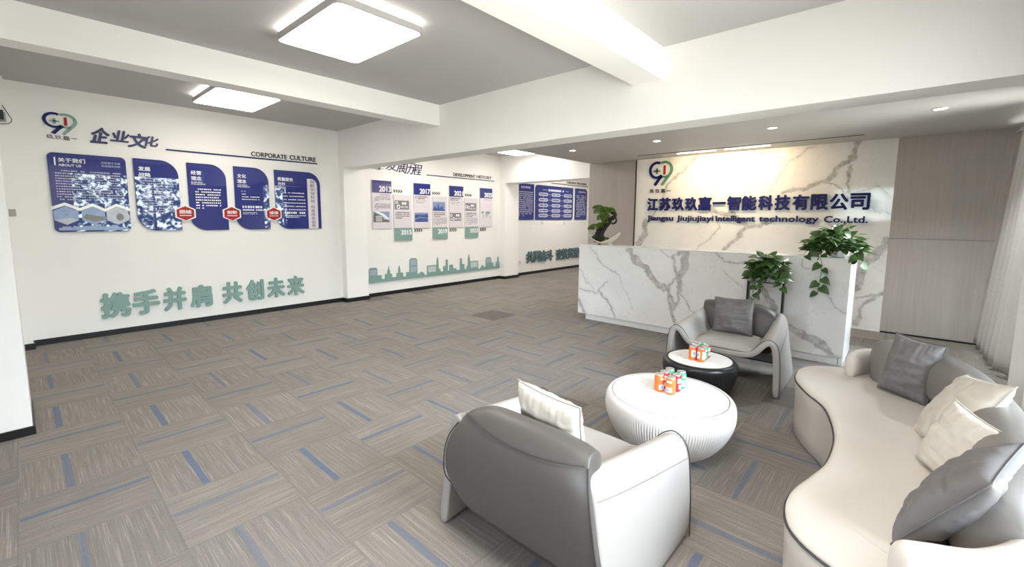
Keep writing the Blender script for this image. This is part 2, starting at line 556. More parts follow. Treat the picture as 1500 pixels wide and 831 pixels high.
def catmull(pts, n=8, closed=True):
    P = [np.array(p, float) for p in pts]
    N = len(P)
    out = []
    for i in range(N if closed else N - 1):
        if closed:
            a, b, c, d = P[i - 1], P[i], P[(i + 1) % N], P[(i + 2) % N]
        else:
            a, b, c, d = P[max(i - 1, 0)], P[i], P[i + 1], P[min(i + 2, N - 1)]
        for k in range(n):
            t = k / n
            out.append(0.5 * ((2 * b) + (-a + c) * t + (2 * a - 5 * b + 4 * c - d) * t * t + (-a + 3 * b - 3 * c + d) * t ** 3))
    if not closed:
        out.append(P[-1])
    return out

# text -> flat outline mesh fitted in a rectangle of a wall plane
_tcache = {}
def text_polys(s, bold, depth=True):
    key = (s, bold)
    if key not in _tcache:
        c = bpy.data.curves.new('t', 'FONT')
        c.body = s
        c.offset = bold
        c.extrude = 0.5
        c.resolution_u = 3
        o = bpy.data.objects.new('t', c)
        COL.objects.link(o)
        bpy.context.view_layer.update()
        dg = bpy.context.evaluated_depsgraph_get()
        me = bpy.data.meshes.new_from_object(o.evaluated_get(dg))
        vs = np.array([tuple(v.co) for v in me.vertices])
        fs = [tuple(p.vertices) for p in me.polygons]
        bpy.data.objects.remove(o, do_unlink=True)
        bpy.data.curves.remove(c)
        bpy.data.meshes.remove(me)
        _tcache[key] = (vs, fs)
    return _tcache[key]

def put_text(mb, s, fn, u0, u1, v0, v1, d0, d1, bold=0.0, mi=0, shear=0.0):
    """bold > 0: heavier strokes, from copies of the outline moved by bold * height and stacked a hair apart"""
    if bold > 0.012:
        b = bold * abs(v1 - v0)
        sg = 1 if u1 > u0 else -1
        k = 0
        for a, c in ((1, 0), (-1, 0), (0, 1), (0, -1), (.7, .7), (-.7, .7), (.7, -.7), (-.7, -.7)):
            put_text(mb, s, fn, u0 + sg * b + a * b, u1 - sg * b + a * b, v0 + b + c * b, v1 - b + c * b, d0, d1 - .00012 * k, 0.0, mi, shear)
            k += 1
        return mb
    vs, fs = text_polys(s, 0.0)
    lo, hi = vs.min(0), vs.max(0)
    w = (vs - lo) / np.maximum(hi - lo, 1e-6)
    pts = []
    for a, b, c in w:
        uu = u0 + (u1 - u0) * a + shear * (v1 - v0) * (b - 0.5)
        pts.append(fn(uu, v0 + (v1 - v0) * b, d0 + (d1 - d0) * c))
    return mb.add(pts, fs, mi)

YW, XM = 7.22, 7.50
def PW(u, v, d):            # left long wall, d = distance off the wall
    return (u, YW - d, v)
def PM(u, v, d):            # marble wall, u is y
    return (XM - d, u, v)

# ------------------------------------------------------------------ the shell of the room
struct('floor', MB().box(-4.0, 12.0, -1.2, 7.6, -0.12, 0.0), M['carpet'])
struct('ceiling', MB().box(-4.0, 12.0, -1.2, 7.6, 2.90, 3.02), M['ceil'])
struct('wall_left', MB().box(-0.30, 12.0, YW, YW + 0.25, 0, 2.9), M['wall'])
struct('wall_near', MB().box(-4.0, -0.045, 4.307, 4.90, 0, 2.9), M['wall'])
struct('wall_end', MB().box(-0.30, -0.063, 4.90, YW, 0, 2.9), M['wall'])
struct('trim_1', MB().box(-0.063, 0.006, 7.06, YW, 0, 2.9), M['wall'])
struct('trim_2', MB().box(3.68, 4.085, 7.07, YW, 0, 2.9), M['trimwhite'])
struct('trim_3', MB().box(7.65, 8.15, 7.045, YW, 0, 2.9), M['trimwhite'])
struct('trim_4', MB().box(3.68, 3.975, -1.0, 7.07, 2.275, 2.9), M['trimwhite'])
struct('trim_5', MB().box(7.65, 8.05, 4.655, 7.045, 2.275, 2.9), M['trimwhite'])
struct('trim_6', MB().box(-0.30, 3.68, 4.535, 4.745, 2.64, 2.9), M['trimwhite'])
struct('trim_7', MB().box(-4.0, 3.68, 1.605, 1.87, 2.645, 2.9), M['trimwhite'])
struct('trim_8', MB().box(3.66, 4.10, -1.0, -0.575, 0, 2.275), M['trimwhite'])
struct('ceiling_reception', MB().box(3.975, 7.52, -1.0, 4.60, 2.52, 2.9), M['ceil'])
struct('wall_far', MB().box(12.0, 12.2, 4.0, 7.6, 0, 2.9), M['wall'])
# block behind the reception: core, veneer panels and marble facing
struct('wall_reception', MB().box(7.52, 12.0, -1.0, 4.655, 0, 2.9), M['wall'])
struct('trim_9', MB().box(7.495, 7.52, 3.685, 4.655, 0, 2.52), M['wood'], bevel=0.002)
wp = MB()
wp.box(7.495, 7.52, -0.90, 0.125, 0.0, 1.245).box(7.495, 7.52, -0.90, 0.125, 1.249, 2.52)
struct('trim_10', wp, M['wood'], bevel=0.002)
struct('baseboard_wood', MB().box(7.488, 7.496, -0.90, 0.12, 0.0, 0.022), M['black_base'])
struct('trim_11', MB().box(7.488, 7.52, 3.668, 3.686, 0, 2.52), M['black_base'])

def baseboard(name, x0, x1, y0, y1, h=0.068):
    struct(name, MB().box(x0, x1, y0, y1, 0.0, h), M['black_base'])
baseboard('baseboard_left', 0.006, 3.68, YW - 0.014, YW)
baseboard('baseboard_left_column', 3.666, 4.099, 7.056, YW)
baseboard('baseboard_left_middle', 4.085, 7.65, YW - 0.014, YW)
baseboard('baseboard_left_column_far', 7.636, 8.164, 7.031, YW)
baseboard('baseboard_left_far', 8.15, 12.0, YW - 0.014, YW)
baseboard('baseboard_near', -4.0, -0.033, 4.293, 4.91, 0.058)
baseboard('baseboard_corner', -0.07, 0.018, 7.047, 7.10)
baseboard('baseboard_right_column', 3.646, 4.114, -1.0, -0.561)

# right wall (windows) and the wall behind the camera
def wall_with_opening(name, along, a0, a1, w0, w1, z0, z1, t0, t1):
    mb = MB()
    def bx(p, q, zz0, zz1):
        if q - p < 1e-4 or zz1 - zz0 < 1e-4:
            return
        if along == 'x':
            mb.box(p, q, t0, t1, zz0, zz1)
        else:
            mb.box(t0, t1, p, q, zz0, zz1)
    bx(a0, w0, 0, 2.9)
    bx(w1, a1, 0, 2.9)
    bx(w0, w1, 0, z0)
    bx(w0, w1, z1, 2.9)
    return struct(name, mb, M['wall'])
wall_with_opening('wall_right', 'x', 0.30, 3.66, 0.92, 3.30, 0.36, 2.54, -1.05, -0.90)
struct('wall_right_near', MB().box(-4.0, 0.30, -1.05, -0.90, 0, 2.9), M['wall'])
wall_with_opening('wall_right_far', 'x', 4.10, 7.52, 5.25, 7.20, 0.12, 2.50, -1.05, -0.90)
wall_with_opening('wall_rear', 'y', -1.05, 4.31, 0.0, 1.8, 1.40, 2.5, -3.2, -3.0)

def window(name, along, w0, w1, z0, z1, t, n):
    fr = MB()
    def bx(mb, p, q, a, b, th):
        if along == 'x':
            mb.box(p, q, t - th, t + th, a, b)
        else:
            mb.box(t - th, t + th, p, q, a, b)
    bx(fr, w0, w1, z0, z0 + 0.05, 0.03)
    bx(fr, w0, w1, z1 - 0.05, z1, 0.03)
    for k in range(n + 1):
        c = w0 + (w1 - w0) * k / n
        bx(fr, max(w0, c - 0.025), min(w1, c + 0.025), z0 + 0.05, z1 - 0.05, 0.03)
    f = struct(name, fr, M['winframe'])
    g = MB()
    bx(g, w0 + 0.03, w1 - 0.03, z0 + 0.04, z1 - 0.04, 0.004)
    p = g.build('window_pane', M['glass'], f)
    return f
window('window_1', 'x', 0.92, 3.30, 0.36, 2.54, -0.99, 3)
window('window_3', 'y', 0.0, 1.8, 1.40, 2.5, -3.1, 2)
window('window_2', 'x', 5.25, 7.20, 0.12, 2.50, -0.99, 3)

# ------------------------------------------------------------------ marble with drawn veins
_rng = np.random.RandomState(5)
_lat = _rng.rand(64, 64)
def vnoise(x, y):
    xi, yi = np.floor(x).astype(int), np.floor(y).astype(int)
    fx, fy = x - xi, y - yi
    fx, fy = fx * fx * (3 - 2 * fx), fy * fy * (3 - 2 * fy)
    g = lambda a, b: _lat[a % 64, b % 64]
    return (g(xi, yi) * (1 - fx) + g(xi + 1, yi) * fx) * (1 - fy) + (g(xi, yi + 1) * (1 - fx) + g(xi + 1, yi + 1) * fx) * fy
def fbm(x, y):
    return (vnoise(x, y) + 0.5 * vnoise(2.1 * x + 7, 2.1 * y + 3) + 0.25 * vnoise(4.3 * x + 1, 4.3 * y + 9)) / 1.75 - 0.5

def vein_field(U, V, veins):
    uu = U + 0.10 * fbm(U * 7, V * 7) + 0.03 * fbm(U * 26, V * 26 + 5)
    vv = V + 0.10 * fbm(U * 7 + 20, V * 7 + 11) + 0.03 * fbm(U * 26 + 9, V * 26)
    out = np.zeros_like(U)
    patch = 0.62 + 0.8 * fbm(U * 22 + 3, V * 22)
    for w, P in veins:
        d = np.full_like(U, 9.0)
        for (a, b), (c, e) in zip(P[:-1], P[1:]):
            dx, dy = c - a, e - b
            t = np.clip(((uu - a) * dx + (vv - b) * dy) / (dx * dx + dy * dy + 1e-9), 0, 1)
            d = np.minimum(d, np.hypot(uu - a - t * dx, vv - b - t * dy))
        hw = w * 0.62 * (0.75 + 1.1 * (fbm(U * 9 + w * 50, V * 9) + 0.3))
        hw = np.maximum(hw, 0.0028)
        inside = np.clip((hw - d) / 0.005 + 0.5, 0, 1)
        edge = np.exp(-((d - hw * 0.9) / 0.007) ** 2)
        k = inside * np.clip(patch, 0.25, 0.8) if w > 0.015 else inside * 0.62
        k = np.maximum(k, edge * (0.55 if w > 0.015 else 0.0))
        halo = np.exp(-(d / (hw * 2.2 + 0.01)) ** 2) * 0.10
        out = np.maximum(out, np.maximum(k, halo))
    return np.clip(out, 0, 1)

def veined_slab(name, fn, u0, u1, v0, v1, thick, veins, res=0.011, parent=None, kind=None):
    nu, nv = int((u1 - u0) / res) + 1, int((v1 - v0) / res) + 1
    us, vs = np.linspace(u0, u1, nu), np.linspace(v0, v1, nv)
    U, V = np.meshgrid(us, vs)
    F = vein_field(U, V, veins)
    mb = MB()
    pts = [fn(a, b, thick) for a, b in zip(U.ravel(), V.ravel())]
    fs = [(j * nu + i, j * nu + i + 1, (j + 1) * nu + i + 1, (j + 1) * nu + i) for j in range(nv - 1) for i in range(nu - 1)]
    base = len(pts)
    ring = [i for i in range(nu)] + [j * nu + nu - 1 for j in range(1, nv)] + [(nv - 1) * nu + i for i in range(nu - 2, -1, -1)] + [j * nu for j in range(nv - 2, 0, -1)]
    rp = [fn(U.ravel()[i], V.ravel()[i], 0.0) for i in ring]
    n = len(ring)
    fs += [(ring[k], ring[(k + 1) % n], base + (k + 1) % n, base + k) for k in range(n)]
    fs.append(tuple(base + k for k in range(n)))
    mb.add(pts + rp, fs)
    o = mb.build(name, M['marble'], parent)
    a = o.data.attributes.new('vein', 'FLOAT', 'POINT')
    a.data.foreach_set('value', np.concatenate([F.ravel(), F.ravel()[ring]]).astype(np.float32))
    if kind:
        o['kind'] = kind
    return o

WALL_VEINS = [
 (.05, [(.53, 2.55), (.59, 2.32), (.75, 2.18), (.84, 2.0)]), (.025, [(.6, 2.22), (.61, 2.07), (.62, 1.87)]),
 (.035, [(.84, 2.0), (.95, 1.96), (1.07, 1.93), (1.18, 1.91), (1.38, 1.87)]), (.012, [(.84, 2.0), (.75, 1.95), (.66, 1.87)]),
 (.010, [(1.02, 2.52), (1.31, 2.29), (1.46, 2.02), (1.55, 1.86)]),
 (.03, [(2.62, 2.53), (2.75, 2.37), (2.89, 2.24), (3.09, 2.1), (3.14, 1.91)]), (.014, [(3.14, 1.91), (3.25, 1.73), (3.34, 1.51), (3.43, 1.35)]),
 (.008, [(2.17, 2.41), (2.21, 2.08), (2.3, 1.96), (2.33, 1.83), (2.33, 1.66)]), (.03, [(2.33, 1.66), (2.23, 1.6), (2.06, 1.56)]),
 (.006, [(2.5, 2.39), (2.53, 2.22), (2.56, 2.16), (2.68, 2.16), (2.88, 2.24)]), (.012, [(1.62, 2.50), (1.71, 2.42), (1.78, 2.30)]),
 (.045, [(2.37, 1.63), (2.02, 1.52), (1.81, 1.39)]), (.04, [(1.45, 1.44), (1.59, 1.37), (1.81, 1.35), (1.93, 1.2), (2.12, .98), (2.3, .7)]),
 (.014, [(2.37, 1.6), (2.18, 1.34), (2.41, 1.11), (2.55, .96)]), (.07, [(3.49, 1.4), (3.44, 1.19), (3.61, 1.02)]), (.02, [(3.21, 1.72), (3.45, 1.32), (3.57, 1.11)]),
 (.09, [(.13, 1.17), (.29, .94), (.41, .66), (.6, .4)]), (.018, [(.13, .52), (.41, .41)]), (.03, [(.13, .52), (.32, .32), (.39, .05)]), (.012, [(.36, 1.66), (.13, 1.56)]),
 (.010, [(.50, 1.86), (.30, 1.90), (.13, 1.78)])]
veined_slab('wall_marble', lambda u, v, d: (7.52 - d, u, v), 0.125, 3.668, 0.0, 2.52, 0.02, WALL_VEINS, kind='structure')

DESK_VEINS = [
 (.06, [(2.72, 1.09), (2.63, .92), (2.46, .81), (2.31, .66), (2.19, .59)]), (.03, [(2.19, .59), (2.18, .43), (2.11, .32), (2.04, .1)]),
 (.022, [(1.97, 1.06), (2.13, 1.01), (2.09, .79), (2.16, .63)]), (.06, [(1.98, 1.09), (2.0, .85), (2.07, .78), (2.0, .58)]),
 (.025, [(2.0, .58), (2.08, .35), (2.15, .5)]), (.012, [(1.99, .55), (1.9, .36), (1.80, .30)]), (.010, [(3.35, 1.09), (3.12, .84), (2.85, .67)]), (.004, [(2.85, .67), (2.71, .36), (2.63, .25)]),
 (.006, [(3.49, .74), (3.38, .56), (3.25, .4)]), (.014, [(3.5, .44), (3.35, .4), (3.21, .38), (3.04, .6)]), (.016, [(3.17, .43), (3.05, .32), (2.89, .1)]), (.03, [(3.51, .29), (3.39, .1)]),
 (.008, [(2.35, 1.09), (2.22, 1.02), (2.13, 1.01)]), (.010, [(1.62, 1.08), (1.46, .99), (1.27, .96)]), (.005, [(1.52, .89), (1.29, .72)]), (.008, [(.77, 1.07), (.73, 1.01), (.63, .99)]),
 (.010, [(.60, .79), (.46, .63), (.35, .56)]), (.05, [(1.14, .72), (1.0, .51), (.92, .36), (.88, .32)]), (.06, [(.88, .32), (.57, .23), (.42, .1)]), (.02, [(.92, .36), (.70, .33), (.5, .15)])]

# ------------------------------------------------------------------ reception desk
desk = thing('reception_desk', 'long white veined marble reception desk with black toe kick gap before the marble wall', 'reception desk', (5.75, 1.93, 0))
veined_slab('front_panel', lambda u, v, d: (5.47 - d, u, v), 0.352, 3.513, 0.085, 1.085, 0.04, DESK_VEINS, parent=desk)
MB().box(5.43, 5.72, 0.352, 3.513, 1.0855, 1.098).build('counter_top', M['white_slab'], desk, bevel=0.002)
MB().box(5.4705, 6.22, 0.352, 0.39, 0.0, 1.085).build('side_panel', M['white_slab'], desk, bevel=0.002)
MB().box(5.4705, 6.22, 3.475, 3.513, 0.085, 1.085).build('side_panel', M['white_slab'], desk, bevel=0.002)
MB().box(5.70, 5.72, 0.39, 3.475, 0.085, 1.085).build('inner_panel', M['white_slab'], desk)
MB().box(5.7205, 6.22, 0.39, 3.475, 0.72, 0.75).build('work_surface', M['white_slab'], desk, bevel=0.002)
MB().box(5.462, 6.15, 0.395, 3.40, 0.0, 0.084).build('plinth', M['white_slab'], desk)

# ------------------------------------------------------------------ ceiling lamps
def rrect(x0, x1, y0, y1, r, n=6):
    P = []
    for cx, cy, a0 in ((x1 - r, y1 - r, 0), (x0 + r, y1 - r, 90), (x0 + r, y0 + r, 180), (x1 - r, y0 + r, 270)):
        for k in range(n + 1):
            a = math.radians(a0 + 90 * k / n)
            P.append((cx + r * math.cos(a), cy + r * math.sin(a)))
    return P
FZ = lambda u, v, d: (u, v, d)
def ceiling_lamp(x0, x1, y0, y1, label):
    t = thing('ceiling_lamp', label, 'ceiling light', ((x0 + x1) / 2, (y0 + y1) / 2, 2.81), 'square lit panels on the ceiling')
    MB().prism(rrect(x0 + .012, x1 - .012, y0 + .012, y1 - .012, .06), FZ, 2.858, 2.899).build('glowing_edge', M['lamp_side'], t)
    # frame ring
    o_ = rrect(x0, x1, y0, y1, .065)
    i_ = rrect(x0 + .012, x1 - .012, y0 + .012, y1 - .012, .055)
    n = len(o_)
    vs = [(*p, 2.813) for p in o_] + [(*p, 2.858) for p in o_] + [(*p, 2.813) for p in i_] + [(*p, 2.858) for p in i_]
    fs = []
    for k in range(n):
        l = (k + 1) % n
        fs += [(k, l, n + l, n + k), (2 * n + l, 2 * n + k, 3 * n + k, 3 * n + l), (l, k, 2 * n + k, 2 * n + l), (n + k, n + l, 3 * n + l, 3 * n + k)]
    MB().add(vs, fs).build('frame', M['frame_grey'], t)
    MB().prism(i_, FZ, 2.816, 2.85).build('diffuser', M['lamp'], t)
    return t
ceiling_lamp(1.41, 2.09, 2.72, 3.70, 'large lit white rectangular ceiling lamp with rounded corners, nearest of the three')
ceiling_lamp(1.47, 2.14, 5.45, 6.42, 'lit white rectangular ceiling lamp above the corporate culture wall, partly behind a beam')
ceiling_lamp(6.70, 7.36, 5.45, 6.43, 'lit white ceiling lamp beyond the white cross beam above the history wall, half hidden')

def downlight(y, label, energy=7.0, color=(1.0, 0.86, 0.66)):
    t = thing('downlight', label, 'downlight', (5.79, y, 2.505), 'round downlights in the lowered ceiling')
    c = (5.79, y, 0)
    mb = MB()
    prof = [(.046, 2.5195), (.058, 2.5195), (.058, 2.514), (.044, 2.512), (.044, 2.5195)]
    mb.lathe(prof, c, 28)
    mb.build('trim_ring', M['device_white'], t, smooth=False)
    MB().lathe([(.043, 2.5195), (.043, 2.513)], c, 28, cap0=True, cap1=True).build('lens', M['lamp_warm'], t, smooth=False)
    ld = bpy.data.lights.new('downlight_beam', 'SPOT')
    ld.energy = energy
    ld.spot_size = math.radians(125)
    ld.spot_blend = 0.8
    ld.color = color
    ld.shadow_soft_size = 0.04
    lo = bpy.data.objects.new('downlight_beam', ld)
    COL.objects.link(lo)
    lo.location = (5.79, y, 2.49)
downlight(3.913, 'small round lit downlight at the left end of the lowered ceiling')
downlight(2.56, 'small round lit downlight in the lowered ceiling, left of the linear lamps')
downlight(1.20, 'small round lit downlight in the lowered ceiling, just right of the linear lamps')
downlight(-0.17, 'small round lit downlight at the bright right end of the lowered ceiling', 95.0, (0.84, 0.93, 1.0))

tr = thing('track_rail', 'thin dark recessed track rail in the lowered ceiling before the marble wall', 'light track', (6.97, 1.9, 2.50))
MB().box(6.962, 6.982, 0.44, 3.40, 2.514, 2.5195).build('rail', M['black_base'], tr)
def linear_lamp(y0, y1, label):
    t = thing('linear_lamp', label, 'track light', (6.972, (y0 + y1) / 2, 2.48), 'linear lamps on the ceiling track')
    MB().box(6.950, 6.994, y0, y1, 2.497, 2.5135).build('housing', M['device_white'], t)
    MB().box(6.953, 6.991, y0 + .004, y1 - .004, 2.487, 2.4968).build('diffuser', M['lamp_strip'], t)
    a = area('track_wash', (6.972, (y0 + y1) / 2, 2.480), (0, math.radians(-30), 0), 0.03, y1 - y0, 6.5, (1.0, 0.74, 0.42))
linear_lamp(2.165, 2.74, 'slim lit linear lamp on the ceiling track, left one of the pair')
linear_lamp(1.45, 2.045, 'slim lit linear lamp on the ceiling track, right one of the pair')

# ------------------------------------------------------------------ wall graphics
def arc(cx, cy, rx, ry, a0, a1, n=8):
    return [(cx + rx * math.cos(math.radians(a0 + (a1 - a0) * k / n)), cy + ry * math.sin(math.radians(a0 + (a1 - a0) * k / n))) for k in range(n + 1)]

def quadp(mb, fn, u0, u1, v0, v1, d0, d1, mi=0):
    return mb.prism([(u0, v0), (u1, v0), (u1, v1), (u0, v1)], fn, d0, d1, mi)

def text_rows(mb, fn, u0, u1, ztop, rows, pitch, h, d, rnd, ch=0.018, last=1.0, indent=0.0, gap=0.15):
    """rows of tiny unreadable print, drawn as short dashes"""
    for r in range(rows):
        z = ztop - r * pitch
        u = u0 + (indent if r == 0 else 0)
        end = u1 if r < rows - 1 else u0 + (u1 - u0) * last
        while u < end - ch * 0.5:
            w = ch * rnd.uniform(0.55, 0.9)
            if rnd.random() > gap * 0.5:
                quadp(mb, fn, u, min(u + w, end), z - h, z, d, d + 0.0008)
            u += ch

def emblem(fn, sgn, u, v, w, h, navy, green, label):
    """the 99 emblem: two ring-shaped nines sharing their middle, a plus sign and a red 1"""
    t = thing('company_emblem', label, 'emblem', fn(u, v - h / 2, 0.0))
    S = w / 1.0
    def P(x, y):
        return (u + sgn * (x - 0.5) * w, v + (y - 0.5) * h)
    def strip(path, wd):
        L, R = [], []
        N = len(path)
        for i in range(N):
            a, b = path[max(i - 1, 0)], path[min(i + 1, N - 1)]
            tx, ty = b[0] - a[0], (b[1] - a[1])
            l = math.hypot(tx, ty) + 1e-9
            nx, ny = -ty / l, tx / l
            k = wd[i] if isinstance(wd, list) else wd
            L.append((path[i][0] + nx * k / 2, path[i][1] + ny * k / 2))
            R.append((path[i][0] - nx * k / 2, path[i][1] - ny * k / 2))
        return L, R
    def strip_mesh(paths, name, mat, d1):
        mb = MB()
        for path, wd in paths:
            L, R = strip(path, wd)
            n = len(L)
            vs = [fn(*P(*p), 0.002) for p in L] + [fn(*P(*p), 0.002) for p in R] + [fn(*P(*p), d1) for p in L] + [fn(*P(*p), d1) for p in R]
            fs = []
            for i in range(n - 1):
                fs += [(i, i + 1, n + i + 1, n + i), (2 * n + i, 3 * n + i, 3 * n + i + 1, 2 * n + i + 1), (i, 2 * n + i, 2 * n + i + 1, i + 1), (n + i, n + i + 1, 3 * n + i + 1, 3 * n + i)]
            fs += [(0, n, 3 * n, 2 * n), (n - 1, 3 * n - 1, 4 * n - 1, 2 * n - 1)]
            mb.add(vs, fs)
        mb.build(name, mat, t)
    left = arc(.33, .64, .285, .315, 62, 300, 22)
    strip_mesh([(left + [(.50, .36)], .10), ([(.56, .40), (.42, .24), (.26, .01)], .12)], 'navy_nine', navy, 0.016)
    right = arc(.66, .65, .295, .31, 122, -40, 20)
    strip_mesh([(right + [(.80, .33), (.56, .01)], .10), (arc(.66, .60, .26, .255, 222, 300, 8), .085)], 'green_nine', green, 0.015)
    mb = MB()
    cx, cy = .33, .60
    for a, b, c, e in ((cx - .14, cx + .14, cy - .035, cy + .035), (cx - .04, cx + .04, cy - .12, cy + .12)):
        p, q = P(a, c), P(b, e)
        quadp(mb, fn, min(p[0], q[0]), max(p[0], q[0]), p[1], q[1], 0.002, 0.012)
    mb.build('plus_sign', green, t)
    mb = MB()
    p, q = P(.61, .44), P(.70, .82)
    quadp(mb, fn, min(p[0], q[0]), max(p[0], q[0]), p[1], q[1], 0.002, 0.013)
    mb.build('red_bar', M['red'], t)
    return t

def lettering(name, label, cat, fn, items, mat, d=0.02, bold=0.02, part='character', shear=0.0, d0=0.001):
    us = [i[1] for i in items] + [i[2] for i in items]
    vs = [i[3] for i in items]
    t = thing(name, label, cat, fn((min(us) + max(us)) / 2, min(vs), 0.0))
    for s, u0, u1, v0, v1 in items:
        mb = MB()
        put_text(mb, s, fn, u0, u1, v0, v1, d0, d, bold, 0, shear)
        mb.build(part, mat, t, recalc=False)
    return t

rnd = random.Random(11)
# --- corporate culture wall
emblem(PW, 1, 0.402, 2.503, 0.275, 0.235, M['navy'], M['sage_mark'], 'blue and sage green 99 emblem with plus and red bar on the corporate culture wall')
lettering('emblem_caption', 'small dark four character name under the 99 emblem on the corporate culture wall', 'wall lettering', PW,
          [(c, .283 + i * .064, .283 + i * .064 + .055, .327 + 2.0 - (.001 * i), .327 + 2.047 - (.001 * i)) for i, c in enumerate('玖玖嘉')] + [('一', .478, .525, 2.349, 2.355)], M['black_ink'], 0.006, 0.01)
brush = lettering('calligraphy_lettering', 'navy brush style four character heading beside the emblem on the corporate culture wall', 'wall lettering', PW,
          [('企', .645, .81, 2.325, 2.513), ('业', .825, .995, 2.365, 2.503), ('文', .985, 1.165, 2.312, 2.492), ('化', 1.12, 1.275, 2.345, 2.475)], M['navymatt'], 0.014, 0.034, shear=0.22)
o = MB()
quadp(o, PW, 1.344, 3.314, 2.318, 2.336, 0.001, 0.012)
tag(o.build('divider_bar', M['navy']), 'long navy divider bar under the CORPORATE CULTURE lettering', 'wall trim')
lettering('english_lettering', 'dark capital CORPORATE CULTURE lettering above the navy bar', 'wall lettering', PW,
          [('CORPORATE', 2.343, 2.845, 2.350, 2.418), ('CULTURE', 2.885, 3.294, 2.352, 2.424)], M['black_ink'], 0.008, 0.030, part='word')

def leaf_panel(u0, u1, v0, v1, rx, ry):
    return ([(u0, v1)] + arc(u1 - rx, v1 - ry, rx, ry, 90, 0, 10) + [(u1, v0)] + arc(u0 + rx, v0 + ry, rx, ry, 270, 180, 10))
GP = 'blue panels of the corporate culture wall'
def culture_panel(name, label, outline, group=GP, d=0.022):
    us = [p[0] for p in outline]
    vs = [p[1] for p in outline]
    t = thing(name, label, 'wall panel', PW((min(us) + max(us)) / 2, min(vs), 0.0), group)
    MB().prism(outline, PW, 0.004, d).build('board', M['blue'], t, bevel=0.002)
    return t
D = 0.0224
# first panel: about us, with zigzag band and three hexagonal photos
p1 = culture_panel('culture_panel', 'wide blue ABOUT US panel with white zigzag band and hexagonal photos, leftmost culture panel',
                   arc(.932 - .05, 2.178 - .05, .05, .05, 0, 90, 5)[::1] + arc(.267 + .05, 2.178 - .05, .05, .05, 90, 180, 5) + arc(.267 + .05, 1.280 + .05, .05, .05, 180, 270, 5) + arc(.932 - .05, 1.280 + .05, .05, .05, 270, 360, 5))
mb = MB()
zt = [(.245, 1.563), (.368, 1.620), (.489, 1.560), (.600, 1.616), (.705, 1.554), (.812, 1.617), (.945, 1.556)]
mb.prism(zt + [(a, b - .036) for a, b in zt[::-1]], PW, D, D + .006)
mb.build('zigzag_band', M['acrylic_white'], p1)
mb = MB(); quadp(mb, PW, .318, .331, 2.035, 2.128, D, D + .001); mb.build('heading_rule', M['print_white'], p1)
mb = MB()
put_text(mb, '关于我们', PW, .350, .572, 2.075, 2.125, D, D + .001, .02)
put_text(mb, 'ABOUT US', PW, .350, .535, 2.030, 2.057, D, D + .001, .02)
mb.build('heading', M['print_white'], p1)
mb = MB()
put_text(mb, '创新携手发展', PW, .708, .881, 2.085, 2.112, D, D + .001, .01)
put_text(mb, '发展服务创新', PW, .708, .881, 2.048, 2.075, D, D + .001, .01)
mb.build('subheading', M['print_pale'], p1)
mb = MB(); text_rows(mb, PW, .315, .885, 1.985, 12, .0295, .012, D, rnd, .020, .5, .05); mb.build('paragraph', M['print_pale'], p1)
def hexpoly(cx, cz, w, h):
    return [(cx, cz + h / 2), (cx - w / 2, cz + h / 4), (cx - w / 2, cz - h / 4), (cx, cz - h / 2), (cx + w / 2, cz - h / 4), (cx + w / 2, cz + h / 4)]
for cx, kind in ((.371, 0), (.600, 1), (.815, 2)):
    mb = MB()
    mb.prism(hexpoly(cx, 1.470, .200, .215), PW, D, D + .001, 0)
    mats = [M['photo_sky'], M['photo_pale'], M['photo_brown']]
    if kind == 0:
        mb.prism([(cx - .02, 1.475), (cx + .03, 1.492), (cx + .012, 1.476)], PW, D + .001, D + .002, 2)
        mb.prism([(cx - .1, 1.42), (cx, 1.363), (cx + .1, 1.42), (cx + .02, 1.445)], PW, D + .001, D + .002, 1)
    elif kind == 1:
        mb.prism([(cx - .1, 1.44), (cx - .06, 1.49), (cx + .02, 1.47), (cx + .1, 1.455), (cx + .1, 1.42), (cx, 1.40)], PW, D + .001, D + .002, 2)
    else:
        mb.prism(arc(cx + .02, 1.455, .035, .045, 0, 330, 10), PW, D + .001, D + .002, 2)
        mb.prism([(cx - .1, 1.53), (cx - .04, 1.55), (cx - .05, 1.44), (cx - .1, 1.45)], PW, D + .001, D + .002, 0)
    mb.build('hexagonal_photo', mats if kind != 2 else [M['photo_pale'], M['photo_sky'], M['photo_brown']], p1)
mb = MB()
sk = [(.30, 1.30), (.30, 1.33), (.33, 1.33), (.33, 1.345), (.40, 1.345), (.40, 1.335), (.42, 1.335), (.42, 1.355), (.50, 1.33), (.52, 1.35), (.60, 1.35), (.60, 1.37), (.66, 1.37), (.66, 1.34), (.74, 1.34), (.76, 1.36), (.80, 1.36), (.82, 1.33), (.90, 1.33), (.90, 1.30)]
mb.prism(sk, PW, D, D + .0006)
mb.build('skyline_print', M['photo_sky'], p1)
# four leaf-shaped panels
def small_heads(t, lines, u, z, h, w):
    mb = MB()
    for i, s in enumerate(lines):
        put_text(mb, s, PW, u, u + w * len(s) / 2.0, z - h - i * h * 1.35, z - i * h * 1.35, D, D + .001, .025)
    mb.build('heading', M['print_white'], t)
p2 = culture_panel('culture_panel', 'tall leaf shaped blue panel headed with four white characters, second culture panel from the left', leaf_panel(1.003, 1.452, 1.282, 2.184, .19, .20))
small_heads(p2, ['发展', '战略'], 1.045, 2.088, .055, .120)
mb = MB(); text_rows(mb, PW, 1.06, 1.39, 1.95, 15, .031, .013, D, rnd, .020, .6, .04); mb.build('paragraph', M['print_pale'], p2)
p3 = culture_panel('culture_panel', 'leaf shaped blue BUSINESS PHILOSOPHY panel, middle of the five culture panels', leaf_panel(1.548, 1.998, 1.279, 2.182, .19, .20))
small_heads(p3, ['经营', '理念'], 1.588, 2.082, .055, .120)
